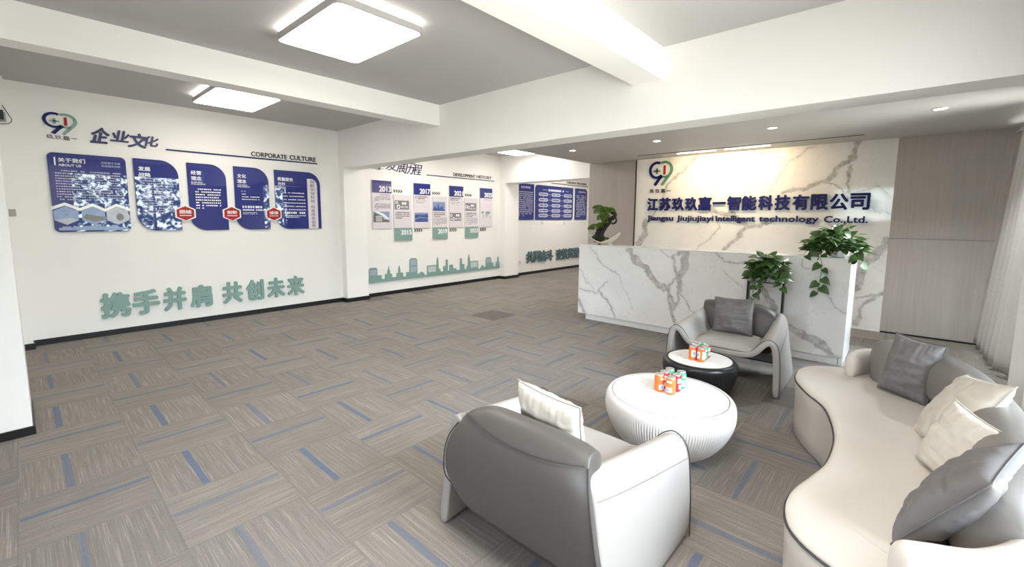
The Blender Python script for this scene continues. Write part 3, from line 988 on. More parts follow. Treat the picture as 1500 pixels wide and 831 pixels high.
mb = MB()
put_text(mb, 'BUSINESS', PW, 1.588, 1.715, 1.918, 1.936, D, D + .001, .02)
put_text(mb, 'PHILOSOPHY', PW, 1.588, 1.750, 1.894, 1.912, D, D + .001, .02)
mb.build('english_heading', M['print_white'], p3)
mb = MB(); text_rows(mb, PW, 1.625, 1.935, 1.845, 8, .0365, .017, D, rnd, .023, .28, .03); mb.build('paragraph', M['print_white'], p3)
p4 = culture_panel('culture_panel', 'leaf shaped blue CULTURAL PHILOSOPHY panel, second culture panel from the right', leaf_panel(2.094, 2.552, 1.278, 2.183, .19, .20))
small_heads(p4, ['文化', '理念'], 2.138, 2.078, .055, .115)
mb = MB()
put_text(mb, 'CULTURAL', PW, 2.138, 2.265, 1.913, 1.931, D, D + .001, .02)
put_text(mb, 'PHILOSOPHY', PW, 2.138, 2.300, 1.889, 1.907, D, D + .001, .02)
mb.build('english_heading', M['print_white'], p4)
def para(t, mat, *a, **k):
    mb = MB()
    text_rows(mb, PW, *a, **k)
    mb.build('paragraph', mat, t)
for a in ((2.185, 2.24, 1.84, 2, .04, .012, D, rnd, .018), (2.185, 2.42, 1.76, 2, .036, .013, D, rnd, .018), (2.185, 2.47, 1.625, 1, .04, .032, D, rnd, .034),
          (2.185, 2.47, 1.575, 1, .04, .020, D, rnd, .022), (2.185, 2.38, 1.53, 2, .02, .008, D, rnd, .016)):
    para(p4, M['print_white'], *a)
p5 = culture_panel('culture_panel', 'blue quality service panel with upright white slogan strip, rightmost of the culture panels', leaf_panel(2.640, 3.337, 1.278, 2.178, .19, .20))
small_heads(p5, ['质量服务', '方针'], 2.682, 2.072, .055, .115)
para(p5, M['print_white'], 2.690, 2.80, 1.925, 2, .022, .010, D, rnd, .016)
for i in range(6):
    para(p5, M['print_white'], 2.755, 3.09, 1.845 - i * .052, 1, .03, .013, D, rnd, .018, 1.0)
para(p5, M['print_white'], 2.765, 3.09, 1.545, 1, .04, .030, D, rnd, .032)
para(p5, M['print_white'], 2.765, 3.09, 1.49, 2, .024, .011, D, rnd, .017, .7)
mb = MB()
mb.prism([(3.128, 2.075)] + arc(3.285 - .09, 2.075 - .10, .09, .10, 90, 0, 6) + [(3.285, 1.281), (3.128, 1.281)], PW, D, D + .0015)
strip = mb.build('slogan_strip', M['lilac'], p5)
for z0, word in ((2.005, '创新引领科技'), (1.605, '科技改变世界')):
    mb = MB()
    for i, c_ in enumerate(word):
        put_text(mb, c_, PW, 3.175, 3.240, z0 - i * .062, z0 - i * .062 + .050, D + .0015, D + .0025, .01)
    mb.build('slogan_characters', M['navy'], strip, recalc=False)

def hex_badge(cx, s, label):
    cz = 1.508
    t = thing('hexagon_badge', label, 'wall badge', PW(cx, cz - .11, .02), 'red hexagon badges between the culture panels')
    MB().prism(hexpoly(cx, cz, .228, .222), PW, .0235, .030).build('white_backing', M['acrylic_white'], t, bevel=0.001)
    MB().prism(hexpoly(cx, cz, .192, .188), PW, .0305, .036).build('red_face', M['red'], t, bevel=0.001)
    mb = MB()
    put_text(mb, s, PW, cx - .065, cx + .065, cz - .005, cz + .045, .0362, .0375, .03)
    for k in range(9):
        quadp(mb, PW, cx - .065 + k * .0145, cx - .055 + k * .0145, cz - .035, cz - .022, .0362, .0372)
    mb.build('characters', M['print_white'], t)
hex_badge(1.497, '团结', 'red hexagon badge between the second and middle culture panels')
hex_badge(2.043, '创新', 'red hexagon badge between the middle and fourth culture panels')
hex_badge(2.602, '诚信', 'red hexagon badge beside the rightmost culture panel')

ch = '携手并肩共创未来'
bx = [(.580, .862), (.880, 1.152), (1.190, 1.440), (1.478, 1.738), (1.862, 2.120), (2.165, 2.408), (2.458, 2.713), (2.748, 3.012)]
lettering('slogan_lettering', 'large sage green eight character slogan low on the corporate culture wall', 'wall lettering', PW,
          [(c, a, b, .216, .528) for c, (a, b) in zip(ch, bx)], M['sage'], 0.030, 0.036)

# --- development history wall
lettering('emblem_caption', 'small dark characters half hidden by the beam above the 2013 panel', 'wall lettering', PW,
          [('玖', 4.283, 4.348, 2.330, 2.385), ('玖', 4.352, 4.417, 2.328, 2.383), ('嘉', 4.421, 4.482, 2.326, 2.381), ('一', 4.490, 4.535, 2.350, 2.357)], M['black_ink'], 0.006, 0.01)
emblem(PW, 1, 4.405, 2.525, 0.275, 0.235, M['navy'], M['sage_mark'], '99 emblem above the 2013 panel hidden behind the white cross beam')
lettering('calligraphy_lettering', 'dark brush style heading above the development history panels, tops hidden by the beam', 'wall lettering', PW,
          [('发', 4.60, 4.83, 2.335, 2.525), ('展', 4.83, 5.03, 2.315, 2.515), ('历', 5.02, 5.22, 2.295, 2.510), ('程', 5.19, 5.40, 2.295, 2.500)], M['navymatt'], 0.012, 0.006, shear=0.25)
o = MB()
quadp(o, PW, 5.517, 7.463, 2.306, 2.320, 0.001, 0.012)
tag(o.build('divider_bar', M['navy']), 'thin navy divider bar under the DEVELOPMENT HISTORY lettering', 'wall trim')
lettering('english_lettering', 'dark capital DEVELOPMENT HISTORY lettering above the history panels', 'wall lettering', PW,
          [('DEVELOPMENT', 6.223, 6.860, 2.342, 2.412), ('HISTORY', 6.905, 7.372, 2.344, 2.414)], M['black_ink'], 0.008, 0.020, part='word')

def timeline_panel(u0, u1, year, top, pic):
    v0, v1 = (1.256, 2.134) if top else (1.020, 1.895)
    lab = {'2013': 'history panel headed 2013 on blue with a building photo', '2015': 'history panel footed 2015 on sage green with a grey icon block',
           '2017': 'history panel headed 2017 on blue with a blue sea photo', '2019': 'history panel footed 2019 on sage green with a city photo',
           '2021': 'history panel headed 2021 on blue with a grey gear block', '2023': 'history panel footed 2023 on sage green with a grey handshake block',
           '2025': 'history panel headed 2025 on blue with a small green world map'}[year]
    t = thing('timeline_panel', lab, 'wall panel', PW((u0 + u1) / 2, v0, 0), 'year panels of the development history wall')
    mb = MB(); quadp(mb, PW, u0, u1, v0, v1, 0.004, 0.020)
    mb.build('board', M['lilac'], t, bevel=0.0015)
    d = 0.0203
    mb = MB()
    if top:
        quadp(mb, PW, u0, u1, 1.910, v1, d, d + .004)
    else:
        quadp(mb, PW, u0, u1, v0, 1.264, d, d + .004)
    band = mb.build('year_band', M['blue'] if top else M['sage'], t)
    mb = MB()
    if top:
        put_text(mb, year, PW, u1 - .265, u1 - .008, 1.930, 2.035, d + .0042, d + .008, .045)
    else:
        put_text(mb, year, PW, u1 - .265, u1 - .020, 1.130, 1.228, d + .0042, d + .008, .045)
    mb.build('year_number', M['print_white'], band)
    d2 = d + .0012
    mb = MB()
    a, b = u0 + .015, u1 - .065
    def icons(z0, z1, style):
        quadp(mb, PW, a, b, z0, z1, d, d2, 0)
        cx, cz = a + .07, (z0 + z1) / 2
        cs = [(cx - .02, cz + .045, .028), (cx + .015, cz - .035, .042)] if style == 0 else ([(cx - .03, cz + .03, .030), (cx + .03, cz - .04, .034), (cx - .035, cz - .05, .022)] if style == 1 else [(cx - .03, cz, .036), (cx + .03, cz - .01, .036)])
        for x, z, r in cs:
            P = arc(x, z, r, r, 0, 345, 14)
            Q = arc(x, z, r * .55, r * .55, 0, 345, 14)
            n = len(P)
            mb.add([PW(*p, d2 + .0006) for p in P] + [PW(*q, d2 + .0006) for q in Q], [(i, (i + 1) % n, n + (i + 1) % n, n + i) for i in range(n)], 1)
        for k in range(2):
            quadp(mb, PW, a + .165 + k * .055, a + .21 + k * .055, cz + .01, cz + .055, d2, d2 + .0006, 1)
        quadp(mb, PW, a + .14, a + .21, cz - .06, cz - .015, d2, d2 + .0006, 2)
        quadp(mb, PW, a + .225, a + .30, cz - .06, cz - .015, d2, d2 + .0006, 2)
    if pic == 'building':
        z0, z1 = 1.375, 1.570
        quadp(mb, PW, a, b + .01, z0, z1, d, d2, 0)
        mb.prism([(a, z0), (a, 1.49), (a + .03, 1.545), (a + .20, 1.46), (a + .20, z0)], PW, d2, d2 + .0006, 1)
        mb.prism([(a + .02, 1.565), (a + .18, 1.50), (a + .24, 1.44), (b, 1.42), (b, 1.45), (a + .2, 1.535), (a + .1, 1.568)], PW, d2, d2 + .0006, 2)
        for k in range(4):
            quadp(mb, PW, a + .05, a + .18, z0 + .02 + k * .027, z0 + .032 + k * .027, d2 + .0006, d2 + .001, 2)
        mb.prism([(a + .2, z0), (a + .2, 1.42), (b, 1.41), (b + .01, z0)], PW, d2, d2 + .0005, 1)
        mats = [M['photo_sky'], M['photo_brown'], M['acrylic_white']]
    elif pic == 'sea':
        quadp(mb, PW, a, b, 1.375, 1.560, d, d2, 0)
        mb.prism([(a, 1.52), (a + .08, 1.53), (a + .15, 1.515), (b, 1.535), (b, 1.56), (a, 1.56)], PW, d2, d2 + .0006, 1)
        mb.prism([(a, 1.42), (a + .12, 1.46), (b, 1.44), (b, 1.452), (a + .12, 1.478), (a, 1.44)], PW, d2, d2 + .0006, 1)
        mats = [M['photo_blue'], M['photo_sky']]
    elif pic == 'city':
        quadp(mb, PW, a, b, 1.600, 1.785, d, d2, 1)
        mb.prism([(a, 1.60), (a, 1.66), (a + .03, 1.66), (a + .03, 1.69), (a + .06, 1.70), (a + .08, 1.66), (a + .11, 1.66), (a + .12, 1.73), (a + .15, 1.73), (a + .16, 1.67), (a + .2, 1.67), (a + .21, 1.70), (a + .25, 1.70), (a + .26, 1.64), (b, 1.63), (b, 1.60)], PW, d2, d2 + .0006, 0)
        mats = [M['photo_blue'], M['photo_sky']]
    elif pic == 'map':
        for P in ([(0, .10), (.05, .115), (.09, .10), (.08, .07), (.06, .06), (.05, .03), (.03, .06), (.01, .08)], [(.06, .03), (.09, .025), (.085, -.01), (.065, -.05), (.058, -.01)],
                  [(.13, .09), (.19, .11), (.26, .105), (.30, .09), (.27, .07), (.25, .04), (.23, .05), (.215, .02), (.20, .05), (.17, .06), (.14, .07)], [(.135, .05), (.17, .052), (.19, .02), (.175, -.04), (.16, -.03), (.155, .01)], [(.26, -.01), (.29, -.012), (.285, -.035), (.265, -.032)]):
            mb.prism([(a + .02 + x, 1.50 + z) for x, z in P], PW, d, d2)
        mats = [M['sage']]
    else:
        z0, z1 = (1.395, 1.565) if top else (1.615, 1.785)
        icons(z0, z1, pic)
        mats = [M['grey_print'], M['print_white'], M['photo_pale']]
    mb.build('picture', mats, t)
    ink = M['black_ink']
    if year == '2013':
        para(t, ink, u0 + .17, u1 - .03, 1.880, 1, .02, .010, d, rnd, .016)
        para(t, ink, u0 + .045, u1 - .03, 1.845, 4, .024, .010, d, rnd, .016, .3, .03)
        para(t, ink, u0 + .045, u1 - .03, 1.715, 5, .024, .010, d, rnd, .016, .3, .03)
    elif top and year != '2025':
        para(t, ink, u0 + .03, u1 - .08, 1.880, 2, .034, .018, d, rnd, .020, .8)
        para(t, ink, u0 + .05, u1 - .10, 1.795, 2, .034, .008, d, rnd, .018, .7)
    elif year == '2025':
        para(t, ink, u0 + .16, u1 - .02, 1.880, 1, .03, .012, d, rnd, .016)
    elif year == '2015':
        para(t, ink, u0 + .03, u1 - .06, 1.568, 4, .036, .016, d, rnd, .020, .5)
    else:
        para(t, ink, u0 + .03, u1 - .06, 1.570, 3, .036, .016, d, rnd, .020, .6)
        para(t, ink, u0 + .03, u1 - .02, 1.455, 6, .026, .008, d, rnd, .016, .5)
    return t
for a in ((4.280, 4.685, '2013', True, 'building'), (4.730, 5.135, '2015', False, 0), (5.188, 5.590, '2017', True, 'sea'), (5.638, 6.034, '2019', False, 'city'),
          (6.088, 6.483, '2021', True, 1), (6.526, 6.934, '2023', False, 2), (6.990, 7.384, '2025', True, 'map')):
    timeline_panel(*a)
def chevrons(u0, v0, v1, label):
    t = thing('chevron_arrows', label, 'wall arrows', PW(u0 + .10, v0, 0), 'black chevron arrows between the year panels')
    for k in range(4):
        a = u0 + k * .052
        m_ = (v0 + v1) / 2
        MB().prism([(a, v1), (a + .022, v1), (a + .048, m_), (a + .022, v0), (a, v0), (a + .026, m_)], PW, .001, .008).build('chevron', M['black_ink'], t)
chevrons(4.732, 1.932, 1.985, 'four black chevrons between the 2013 and 2015 panels')
chevrons(5.645, 1.932, 1.985, 'four black chevrons between the 2017 and 2019 panels')
chevrons(6.540, 1.930, 1.983, 'four black chevrons between the 2021 and 2023 panels')
chevrons(5.190, 1.178, 1.240, 'four black chevrons below the 2017 panel')
chevrons(6.092, 1.165, 1.237, 'four black chevrons below the 2021 panel')
chevrons(6.992, 1.158, 1.235, 'four black chevrons below the 2025 panel')

SKY = [(4.148,.257),(4.151,.342),(4.176,.343),(4.182,.518),(4.215,.541),(4.322,.541),(4.347,.513),(4.347,.393),(4.433,.392),(4.435,.316),(4.51,.312),(4.515,.399),(4.564,.403),(4.57,.47),(4.583,.483),(4.593,.541),(4.599,.482),(4.616,.466),(4.618,.402),(4.657,.398),(4.662,.33),(4.761,.324),(4.765,.397),(4.802,.4),(4.808,.477),(4.825,.541),(4.841,.48),(4.849,.401),(4.906,.396),(4.908,.315),(4.986,.313),(4.988,.392),(5.061,.393),(5.067,.635),(5.106,.663),(5.208,.66),(5.242,.629),(5.245,.321),(5.359,.374),(5.417,.329),(5.424,.297),(5.491,.295),(5.495,.484),(5.709,.483),(5.739,.485),(5.743,.569),(5.762,.639),(5.778,.568),(5.786,.4),(5.827,.391),(5.833,.332),(5.918,.332),(5.92,.438),(5.983,.439),(5.99,.574),(6.032,.575),(6.034,.328),(6.082,.33),(6.088,.454),(6.177,.455),(6.181,.371),(6.271,.368),(6.276,.326),(6.387,.324),(6.389,.574),(6.434,.575),(6.439,.445),(6.504,.443),(6.509,.329),(6.58,.329),(6.589,.387),(6.624,.388),(6.631,.57),(6.651,.644),(6.668,.57),(6.683,.487),(6.926,.487),(6.932,.293),(7.005,.298),(7.064,.378),(7.129,.328),(7.182,.317),(7.184,.512),(7.23,.545),(7.325,.543),(7.357,.507),(7.364,.404),(7.432,.404),(7.439,.312),(7.521,.312),(7.527,.411),(7.57,.412),(7.577,.488),(7.593,.544),(7.613,.49),(7.62,.408),(7.645,.401),(7.645,.258)]
sky = thing('skyline_cutout', 'long sage green city skyline cutout along the bottom of the history wall', 'wall decoration', PW(5.9, .257, 0))
MB().prism(SKY, PW, 0.002, 0.020).build('skyline_board', M['sage'], sky)
for u0, u1, v0, v1, n in ((4.195, 4.335, .40, .50, 6), (5.085, 5.225, .52, .63, 6), (5.085, 5.225, .39, .49, 6), (5.515, 5.715, .345, .46, 7), (6.70, 6.91, .345, .465, 7), (7.20, 7.345, .42, .52, 6)):
    mb = MB()
    for k in range(n):
        w = (u1 - u0) / n
        quadp(mb, PW, u0 + k * w, u0 + k * w + w * .55, v0, v1, .0202, .0208)
    mb.build('window_slots', M['print_pale'] if n == 6 else M['acrylic_white'], sky)

# --- far wall graphics
GF = 'blue panels on the far left wall'
def far_panel(u0, u1, corner, label):
    r = .10
    P = [(u0, 1.415), (u1, 1.415)]
    P += arc(u1 - r, 2.325 - r, r, r, 0, 90, 6) if 'r' in corner else [(u1, 2.325)]
    P += arc(u0 + r, 2.325 - r, r, r, 90, 180, 6) if 'l' in corner else [(u0, 2.325)]
    if 'b' in corner:
        P = [(u0, 1.415)] + arc(u1 - r, 1.415 + r, r, r, 270, 360, 6) + P[2:]
    t = thing('process_panel', label, 'wall panel', PW((u0 + u1) / 2, 1.415, 0), GF)
    MB().prism(P, PW, .004, .02).build('board', M['blue'], t)
    return t
f1 = far_panel(8.285, 8.940, 'l', 'narrow blue panel of white text beside the far column, left of the flow chart panel')
mb = MB(); text_rows(mb, PW, 8.42, 8.82, 2.26, 1, .03, .05, .0202, rnd, .055); mb.build('heading', M['print_pale'], f1); mb = MB(); text_rows(mb, PW, 8.34, 8.89, 2.13, 13, .050, .024, .0202, rnd, .05, .4); mb.build('paragraph', M['print_pale'], f1)
f2 = far_panel(9.005, 10.738, 'lb', 'wide blue flow chart panel with rows of pale pills on the far left wall')
mb = MB(); text_rows(mb, PW, 9.55, 10.3, 2.235, 1, .03, .055, .0202, rnd, .06); quadp(mb, PW, 9.3, 9.5, 2.205, 2.212, .0202, .021); quadp(mb, PW, 10.35, 10.5, 2.205, 2.212, .0202, .021); mb.build('heading', M['print_white'], f2)
for r, z in enumerate((2.09, 1.945, 1.80, 1.66, 1.53)):
    for k, u in enumerate((9.13, 9.70, 10.27)):
        P = arc(u + .36, z, .045, .045, -90, 90, 5) + arc(u + .045, z, .045, .045, 90, 270, 5)
        mb = MB(); mb.prism(P, PW, .0202, .0212)
        pill = mb.build('pill', M['print_pale'], f2)
        mb = MB(); text_rows(mb, PW, u + .05, u + .35, z + .016, 1, .03, .03, .0214, rnd, .04); mb.build('pill_text', M['navy'], pill)
mb = MB()
for z in (2.09, 1.945, 1.80, 1.66, 1.53):
    quadp(mb, PW, 9.54, 9.70, z - .004, z + .004, .0202, .0208)
    quadp(mb, PW, 10.11, 10.27, z - .004, z + .004, .0202, .0208)
for u in (9.33, 10.47):
    quadp(mb, PW, u - .006, u + .006, 1.53, 2.05, .0202, .0206)
mb.build('connector_lines', M['print_pale'], f2)
f3 = far_panel(10.850, 11.485, 'r', 'narrow blue panel of white text right of the flow chart panel')
mb = MB(); text_rows(mb, PW, 10.92, 11.40, 2.25, 1, .03, .04, .0202, rnd, .05); mb.build('heading', M['print_pale'], f3); mb = MB(); text_rows(mb, PW, 10.92, 11.42, 2.13, 13, .050, .024, .0202, rnd, .05, .4); mb.build('paragraph', M['print_pale'], f3)
o = MB(); quadp(o, PW, 9.70, 11.55, 2.395, 2.412, .001, .01)
tag(o.build('divider_bar', M['black_ink']), 'short dark divider bar above the far blue panels', 'wall trim')
lettering('english_lettering', 'small dark CORPORATE PROCESSING lettering above the far divider bar', 'wall lettering', PW,
          [('CORPORATE', 10.42, 10.90, 2.44, 2.50), ('PROCESSING', 10.95, 11.46, 2.44, 2.50)], M['black_ink'], 0.008, 0.012, part='word')
lettering('slogan_lettering', 'dark teal eight character slogan low on the far left wall behind the desk', 'wall lettering', PW,
          [(c, u, u + .29, .292, .595) for c, u in zip('共同奋斗迎接辉煌', (8.655, 8.955, 9.24, 9.51, 9.95, 10.25, 10.55, 10.85))], M['teal'], 0.035, 0.032)
def outlet(u, v, label):
    t = thing('wall_socket', label, 'socket', PW(u, v - .04, 0), 'white sockets on the far left wall')
    mb = MB(); quadp(mb, PW, u - .043, u + .043, v - .043, v + .043, .001, .010); mb.build('plate', M['device_white'], t, bevel=.002)
    mb = MB()
    for dx in (-.014, .014):
        quadp(mb, PW, u + dx - .003, u + dx + .003, v - .012, v + .008, .0101, .0106)
    mb.build('holes', M['black_ink'], t)
outlet(8.414, .345, 'white wall socket low beside the far column')
outlet(9.322, 1.335, 'white wall socket under the left part of the flow chart panel')
outlet(10.353, 1.328, 'white wall socket under the right part of the flow chart panel')

# --- reception wall sign
emblem(PM, -1, 3.217, 2.258, 0.42, 0.41, M['navy'], M['green_mark'], 'navy and green 99 emblem with plus and red bar on the marble wall')
lettering('emblem_caption', 'tiny dark four character name under the emblem on the marble wall', 'wall lettering', PM,
          [(c, 3.405 - i * .102, 3.405 - i * .102 - .075, 1.925, 1.992) for i, c in enumerate('玖玖嘉')] + [('一', 3.10, 3.03, 1.953, 1.960)], M['black_ink'], 0.012, 0.012)
big = [('江', 3.435, 3.240), ('苏', 3.215, 3.010), ('玖', 2.990, 2.784), ('玖', 2.768, 2.565), ('嘉', 2.553, 2.347), ('一', 2.325, 2.134), ('智', 2.109, 1.910), ('能', 1.898, 1.690), ('科', 1.667, 1.475),
       ('技', 1.450, 1.249), ('有', 1.225, 1.023), ('限', 1.002, .801), ('公', .785, .577), ('司', .562, .349)]
lettering('company_lettering', 'large navy raised fourteen character company name on the marble wall', 'wall lettering', PM,
          [(c, a, b, 1.612 if c != '一' else 1.714, 1.836 if c != '一' else 1.748) for c, a, b in big], M['navy'], 0.030, 0.034, d0=0.008)
lettering('english_lettering', 'navy raised Jiangsu Jiujiujiayi company lettering in Latin letters on the marble wall', 'wall lettering', PM,
          [('Jiangsu', 3.430, 2.960, 1.412, 1.532), ('Jiujiujiayi', 2.898, 2.303, 1.412, 1.532), ('Intelligent', 2.266, 1.700, 1.412, 1.532), ('technology', 1.645, .894, 1.414, 1.532), ('Co.,Ltd.', .832, .354, 1.425, 1.530)], M['navy'], 0.022, 0.026, part='word', d0=0.006)

# --- bits at the left edge
t = thing('wall_switch', 'small grey square switch plate high in the left corner of the culture wall', 'switch', (-0.03, 7.052, 1.46))
MB().box(-.062, -.010, 7.050, 7.0595, 1.46, 1.535).build('plate', M['device_grey'], t, bevel=.002)
MB().box(-.055, -.020, 7.0465, 7.0498, 1.475, 1.52).build('rocker', M['device_grey'], t)
t = thing('security_camera', 'black boxy security camera with curved cable at the left edge of the picture', 'camera', (-.04, 6.94, 2.40))
MB().box(-.13, -.016, 6.95, 7.02, 2.45, 2.54).build('housing', M['metal_black'], t, bevel=.004)
MB().box(-.13, -.004, 7.0205, 7.0595, 2.435, 2.53).build('bracket', M['device_grey'], t, bevel=.003)
MB().tube([(-.0195, 7.035, 2.60), (-.005, 7.035, 2.57), (.022, 7.03, 2.50), (.036, 7.03, 2.47), (.032, 7.03, 2.44), (.010, 7.03, 2.417), (-.03, 7.03, 2.41), (-.06, 7.035, 2.412)], .0035, 6).build('cable', M['metal_black'], t)

# ------------------------------------------------------------------ armchairs
def lerp(a, b, t):
    return a + (b - a) * t
CH_D = 0.735
def chair_profile(s):
    """half outline (outer/top side) of the leather sheet at depth s (0 rear, 1 front): floor -> arm -> seat middle"""
    zt = lerp(.602, .486, s ** 0.9)
    sz = lerp(.365, .345, s)
    k = s ** 0.7
    pts = [(lerp(.470, .482, k), 0.0), (lerp(.456, .481, k), .10), (lerp(.437, .477, k), .22), (lerp(.415, .469, k), .32), (lerp(.392, .462, k), zt - .095), (lerp(.368, .440, k), zt - .032), (lerp(.330, .390, k), zt),
           (lerp(.295, .338, k), zt - .022), (lerp(.274, .300, k), zt - lerp(.08, .065, k)), (lerp(.262, .268, k), sz + .030), (.225, sz + .004), (.13, sz - .002), (.0, sz - .004)]
    return pts
def sheet_loop(s, th=0.052):
    h = chair_profile(s)
    full = h + [(-y, z) for y, z in h[-2::-1]]
    n = len(full)
    inner = []
    for i, (y, z) in enumerate(full):
        a, b = full[max(i - 1, 0)], full[min(i + 1, n - 1)]
        t = Vector((b[0] - a[0], b[1] - a[1])).normalized()
        nx, nz = t.y, -t.x           # points inwards / down (outline runs right -> left)
        nn = Vector((-t.y, t.x))
        q = (y + nn.x * th, z + nn.y * th)
        if i in (0, n - 1):
            q = (y + (-th if y > 0 else th), 0.0)
        inner.append(q)
    return full, inner

def build_armchair(label):
    t = thing('armchair', label, 'armchair', (0, 0, 0), 'leather armchairs around the round tables')
    st = [0.0, 0.02, 0.12, 0.30, 0.50, 0.70, 0.88, 0.98, 1.0]
    mb = MB()
    vs, fs = [], []
    L = None
    for s in st:
        fu, inn = sheet_loop(s)
        loop = fu + inn[::-1]
        L = len(loop)
        for y, z in loop:
            vs.append((s * CH_D, y, z))
    for i in range(len(st) - 1):
        for k in range(L):
            l = (k + 1) % L
            fs.append((i * L + k, i * L + l, (i + 1) * L + l, (i + 1) * L + k))
    h = L // 2
    for base in (0, (len(st) - 1) * L):
        for k in range(h - 1):
            fs.append((base + k, base + k + 1, base + L - 2 - k, base + L - 1 - k))
    mb.add(vs, fs, 0, True)
    mb.build('seat_and_arm_sheet', M['leather_chair'], t, subsurf=2, smooth=True)
    # piping on the front and rear rims, stitched seam along each arm
    def rim(s, dx):
        fu, _ = sheet_loop(s)
        pts = catmull([(s * CH_D + dx, y * 1.002, z + (.001 if 0.4 > abs(y) else 0)) for y, z in fu], 4, closed=False)
        return [tuple(p) for p in pts]
    MB().tube(rim(.985, .003), .0028, 6).build('front_piping', M['piping'], t)
    for sg in (1, -1):
        pts = []
        for k in range(15):
            s = .02 + .96 * k / 14
            p = chair_profile(s)
            y, z = p[4]
            pts.append((s * CH_D, sg * (y + .0035), z - .005))
        MB().tube([tuple(p) for p in catmull(pts, 3, closed=False)], .0016, 5).build('arm_seam', M['thread'], t)
    # loose seat pad
    mb = MB()
    nx, ny = 14, 14
    vs, fs = [], []
    for side in (1, 0):
        for i in range(nx + 1):
            for j in range(ny + 1):
                a, b = i / nx * 2 - 1, j / ny * 2 - 1
                e = max(0.0, 1 - abs(a) ** 6) * max(0.0, 1 - abs(b) ** 6)
                x = .20 + .505 * (i / nx)
                y = .252 * b
                zb = lerp(.360, .346, x / CH_D)
                z = zb + (.045 * e ** 0.5 if side else -.004 * e)
                vs.append((x, y, z))
    o1 = (nx + 1) * (ny + 1)
    for q in (0, o1):
        for i in range(nx):
            for j in range(ny):
                fs.append((q + i * (ny + 1) + j, q + (i + 1) * (ny + 1) + j, q + (i + 1) * (ny + 1) + j + 1, q + i * (ny + 1) + j + 1))
    mb.add(vs, fs, 0, True)
    o = mb.build('seat_pad', M['leather_chair'], t, smooth=True)
    # back: thick folded pad hung over the rear; its +y shoulder slopes, the other end is cut square
    prof = [(.030, .150), (-.020, .180), (-.052, .300), (-.058, .430), (-.042, .545), (-.005, .630), (.055, .672), (.120, .655), (.165, .595), (.185, .500), (.200, .400), (.195, .365), (.10, .360), (.055, .30), (.045, .20)]
    cols = [-1.0, -.985, -.93, -.80, -.5, -.2, .15, .40, .60, .78, .92, .985, 1.0]
    mb = MB()
    vs, fs = [], []
    n = len(prof)
    def back_pt(c, x, z):
        tab = ((.15, .445), (.30, .432), (.45, .412), (.55, .388), (.68, .345)) if c < 0 else ((.15, .305), (.30, .372), (.45, .370), (.55, .350), (.68, .290))
        hw = float(np.interp(z, [q[0] for q in tab], [q[1] for q in tab]))
        if x > .14 and z < .6:
            hw = min(hw, lerp(.258, .340, min(1, max(0, (z - .40) / .20))))
        e = max(0.0, abs(c) - .80) / .20
        zz = z
        if z < .31 and x < .06:
            zz += (.085 if c > 0 else .03) * e ** 2 * (1 - max(0, (z - .15)) / .16)
        k = max(0.0, (c - .35) / .65) if c > 0 else 0.0
        if c < -.5:
            zz -= .022 * ((-c - .5) / .5) ** 2 * min(1, max(0, (z - .35) / .3))
        zz -= .060 * k ** 2.2 * min(1, max(0, (z - .35) / .3))
        xx = x + .016 * e ** 2 * (1 if x < .04 else -.8)
        return (xx, c * hw, zz)
    for c in cols:
        for (x, z) in prof:
            vs.append(back_pt(c, x, z))
    for i in range(len(cols) - 1):
        for k in range(n):
            l = (k + 1) % n
            fs.append((i * n + k, i * n + l, (i + 1) * n + l, (i + 1) * n + k))
    fs.append(tuple(range(n)))
    fs.append(tuple((len(cols) - 1) * n + k for k in range(n - 1, -1, -1)))
    mb.add(vs, fs, 0, True)
    back = mb.build('backrest', M['leather_grey'], t, subsurf=2, smooth=True)
    for c in (-.992, .992):
        pts = [back_pt(c, *prof[k]) for k in range(1, 6)]
        MB().tube([tuple(p) for p in catmull(pts, 4, closed=False)], .003, 6).build('edge_piping', M['piping'], back)
    pts = []
    for c in np.linspace(-.97, .96, 17):
        z = .585 + .070 * abs(c + .1) ** 2.2
        x = -.026 if z < .60 else lerp(-.026, .004, (z - .60) / .05)
        p = back_pt(c, x - .004, z)
        pts.append((p[0] + .004 * abs(c), p[1], p[2]))
    MB().tube([tuple(p) for p in catmull(pts, 3, closed=False)], .0022, 5).build('back_seam', M['piping'], back)
    return t
ch0 = build_armchair('beige and taupe leather armchair in the foreground, its grey back towards the viewer')
ch0.location = (1.255, 1.118, 0)
ch1 = copy_thing(ch0)
ch1['label'] = 'beige and taupe leather armchair standing before the marble desk, facing the viewer'
ch1.location = (4.785, 1.135, 0)
ch1.rotation_euler = (0, 0, math.pi)

